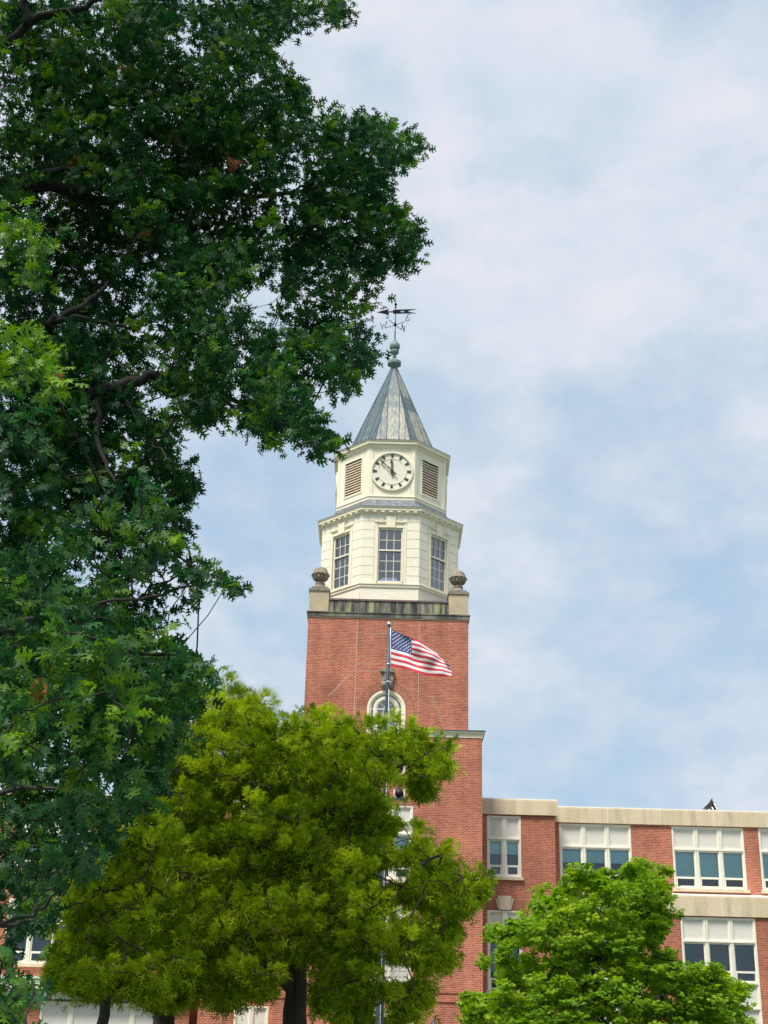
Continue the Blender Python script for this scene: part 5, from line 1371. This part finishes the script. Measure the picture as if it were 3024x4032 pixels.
def crop(L_, s_=2.15, ox=0, oy=2560): return [(ox + x * s_, oy + y * s_, a * s_, b * s_) for x, y, a, b in L_]
ced_l = crop([(325, 160, 45, 22), (300, 200, 45, 22), (470, 95, 36, 14), (400, 108, 62, 26), (345, 128, 45, 24), (455, 118, 50, 24), (370, 165, 65, 26), (450, 170, 60, 24), (430, 92, 30, 14), (505, 150, 40, 22), (560, 130, 50, 20), (620, 118, 50, 20), (590, 165, 70, 26), (520, 200, 60, 24), (660, 145, 55, 24), (725, 135, 50, 18), (765, 122, 22, 12), (803, 168, 34, 16), (780, 180, 40, 16), (740, 195, 48, 22), (690, 190, 50, 22),
              (775, 225, 34, 16), (690, 240, 50, 22), (620, 215, 60, 24), (560, 245, 60, 24), (480, 235, 65, 24), (400, 220, 60, 22), (330, 215, 50, 22), (310, 260, 60, 20),
              (330, 290, 65, 22), (400, 300, 60, 24), (470, 290, 60, 24), (540, 300, 60, 24), (610, 285, 55, 22), (670, 300, 50, 24), (725, 285, 30, 20), (750, 335, 40, 26), (700, 350, 50, 26), (640, 345, 60, 24), (575, 355, 60, 24), (500, 350, 65, 24), (420, 355, 70, 24), (345, 345, 60, 24),
              (790, 375, 42, 22), (845, 405, 45, 18), (885, 412, 22, 12), (835, 440, 50, 22), (775, 425, 50, 22), (710, 405, 55, 24), (640, 400, 55, 24), (570, 410, 55, 24), (495, 405, 60, 24), (420, 415, 65, 24), (350, 405, 65, 24),
              (330, 465, 60, 26), (400, 470, 65, 28), (475, 460, 60, 24), (545, 460, 50, 24), (610, 460, 55, 24), (680, 465, 55, 26), (750, 485, 50, 24), (820, 490, 30, 20), (800, 535, 40, 22), (740, 545, 50, 26), (670, 530, 55, 28), (600, 520, 55, 28), (530, 520, 55, 30), (450, 525, 60, 30), (380, 530, 60, 30),
              (350, 590, 50, 30), (410, 600, 50, 30), (470, 585, 45, 26), (620, 590, 50, 28), (690, 600, 50, 26), (760, 600, 42, 22), (730, 640, 50, 20), (650, 650, 48, 22), (580, 620, 30, 22), (300, 610, 40, 20)])
ced2_l = crop([(290, 320, 45, 24), (235, 320, 45, 24), (190, 345, 35, 22), (270, 365, 50, 26), (205, 385, 50, 26), (150, 400, 34, 24), (260, 420, 50, 26), (185, 440, 50, 28), (130, 465, 36, 28), (240, 475, 50, 28), (300, 455, 45, 26), (165, 510, 50, 30), (105, 530, 34, 28), (230, 535, 50, 30), (295, 525, 45, 28),
               (130, 585, 45, 28), (195, 590, 50, 28), (260, 595, 45, 28), (320, 575, 40, 24), (85, 575, 22, 20)])
CT = thing('cedar_tree', 'tall bright yellow green cedar in front of the clock tower and flagpole', 'cedar tree', (-1.54, 31, 0))
ced_l = [(x, y + (13 if y < 2560 + 185 * 2.15 else 7) * 2.15, a * 1.06, b) for x, y, a, b in ced_l]
lobed_tree(CT, M_ced, M_bark_c, tpl_cedar(), ced_l, 31.5, 3.2, 1210, 800, .13, 30, 60, .115,
           [(-1.45, 31, -.1), (-1.5, 31, 2), (-1.55, 31, 3.6), (-1.6, 31.1, 5.5), (-1.7, 31, 7.5), (-1.9, 31, 9.0)], .42, .05, 21, 'cedar', 380, holes_=crop([(735, 222, 21, 19), (735, 262, 23, 18), (708, 262, 14, 20), (738, 300, 24, 16), (737, 345, 22, 28), (718, 412, 34, 22), (700, 432, 13, 16), (704, 500, 13, 20), (733, 590, 32, 26), (700, 565, 13, 22), (485, 575, 16, 12), (697, 665, 19, 36), (475, 660, 30, 14), (430, 268, 12, 5), (560, 640, 16, 26)]), shrink=(26, 6),
           extra=[([(-1.6, 31, 4), (-2.6, 30.2, 4.8), (-4.2, 29.6, 5.4)], .13, .03), ([(-1.6, 31, 4.6), (-.3, 30.4, 5.3), (1.2, 30, 6.2)], .12, .03), ([(-1.65, 31, 6.2), (-2.7, 30.2, 7.2), (-3.7, 29.8, 8.2)], .10, .03), ([(-1.7, 31, 6.8), (-.5, 30.3, 7.8), (.5, 30, 8.6)], .09, .02)])
CT2 = thing('cedar_tree', 'lower yellow green cedar between the oak and the tall cedar', 'cedar tree', (-4.9, 27.5, 0))
lobed_tree(CT2, M_ced, M_bark_c, tpl_cedar(), ced2_l, 27.8, 2.0, 450, 300, .12, 32, 58, .105,
           [(-4.9, 27.5, -.1), (-4.88, 27.5, 2), (-4.85, 27.4, 3.6), (-4.9, 27.4, 5.5), (-4.95, 27.4, 6.6)], .17, .04, 22, 'cedar', 380, shrink=(24, 6), holes_=crop([(45, 545, 30, 30), (205, 625, 14, 8), (60, 600, 16, 22)]))
# pine behind, its tips stand out over the cedars
PT = thing('pine_tree', 'long needled pine whose tips poke out above the cedars', 'pine tree', (-4.6, 34.5, 0))
pine_poly = [(430, 1560), (440, 1500), (490, 1470), (545, 1465), (550, 1490), (600, 1488), (600, 1500), (570, 1530), (600, 1560), (560, 1640), (420, 1640)]
C_ = padded_tree(PT, M_pine, M_bark_c, tpl_needle(), pine_poly, 34.5, 1.2, 50, .30, 16, .26,
            [(-4.75, 34.5, -.1), (-4.75, 34.5, 4), (-4.7, 34.5, 8), (-4.2, 34.5, 10.3)], .36, .07, 2, .9, .0, .55, .2, 23, edge_in=.3)
map_poly = [(1212, 1900), (1220, 1870), (1290, 1850), (1300, 1865), (1340, 1880), (1362, 1840), (1378, 1826), (1400, 1855), (1440, 1860), (1450, 1890), (1440, 1920), (1475, 1945), (1478, 1990), (1440, 2020), (1475, 2050), (1485, 2090), (1520, 2060), (1560, 2065), (1565, 2110), (1600, 2120), (1625, 2150), (1600, 2190), (1640, 2200), (1640, 2260),
            (1300, 2330), (1060, 2300), (1040, 2215), (985, 2160), (1000, 2135), (1060, 2150), (1085, 2100), (1060, 2080), (1080, 2030), (1060, 2010), (1085, 1970), (1130, 1980), (1120, 1950), (1150, 1920), (1180, 1925)]
map_poly = np.array(map_poly) * D2S
RG = np.random.default_rng(9)
X, Y = jitter_grid(map_poly, 30); ed = edgedist(map_poly, X, Y); ml = []
for i in RG.permutation(len(X)):
    a = min(RG.uniform(60, 105), ed[i] * 1.05); b = a * .55
    if ed[i] < 26: continue
    if any(((X[i] - q[0]) / 1.25) ** 2 + (Y[i] - q[1]) ** 2 < (.72 * min(a, q[2])) ** 2 for q in ml): continue
    ml.append((X[i], Y[i], a, b))
MT = thing('maple_tree', 'bushy bright green maple in front of the wing with the roof vent', 'maple tree', (6.4, 45, 0))
lobed_tree(MT, M_mapl, M_bark, tpl_maple(), ml, 45.3, 3.2, 2380, 560, .20, 16, 28, .115,
           [(6.4, 45, -.1), (6.45, 45, 2), (6.5, 45, 4), (6.7, 45, 6), (7.0, 45, 7.6)], .24, .04, 24, 'maple', 34, shrink=(10, 0), holes_=[(2552, 3755, 20, 40), (2640, 3930, 30, 16), (2150, 3830, 14, 20), (2080, 3600, 26, 20), (2030, 3760, 22, 40), (2440, 3970, 20, 20), (2300, 3540, 18, 10), (2660, 3700, 26, 40)])
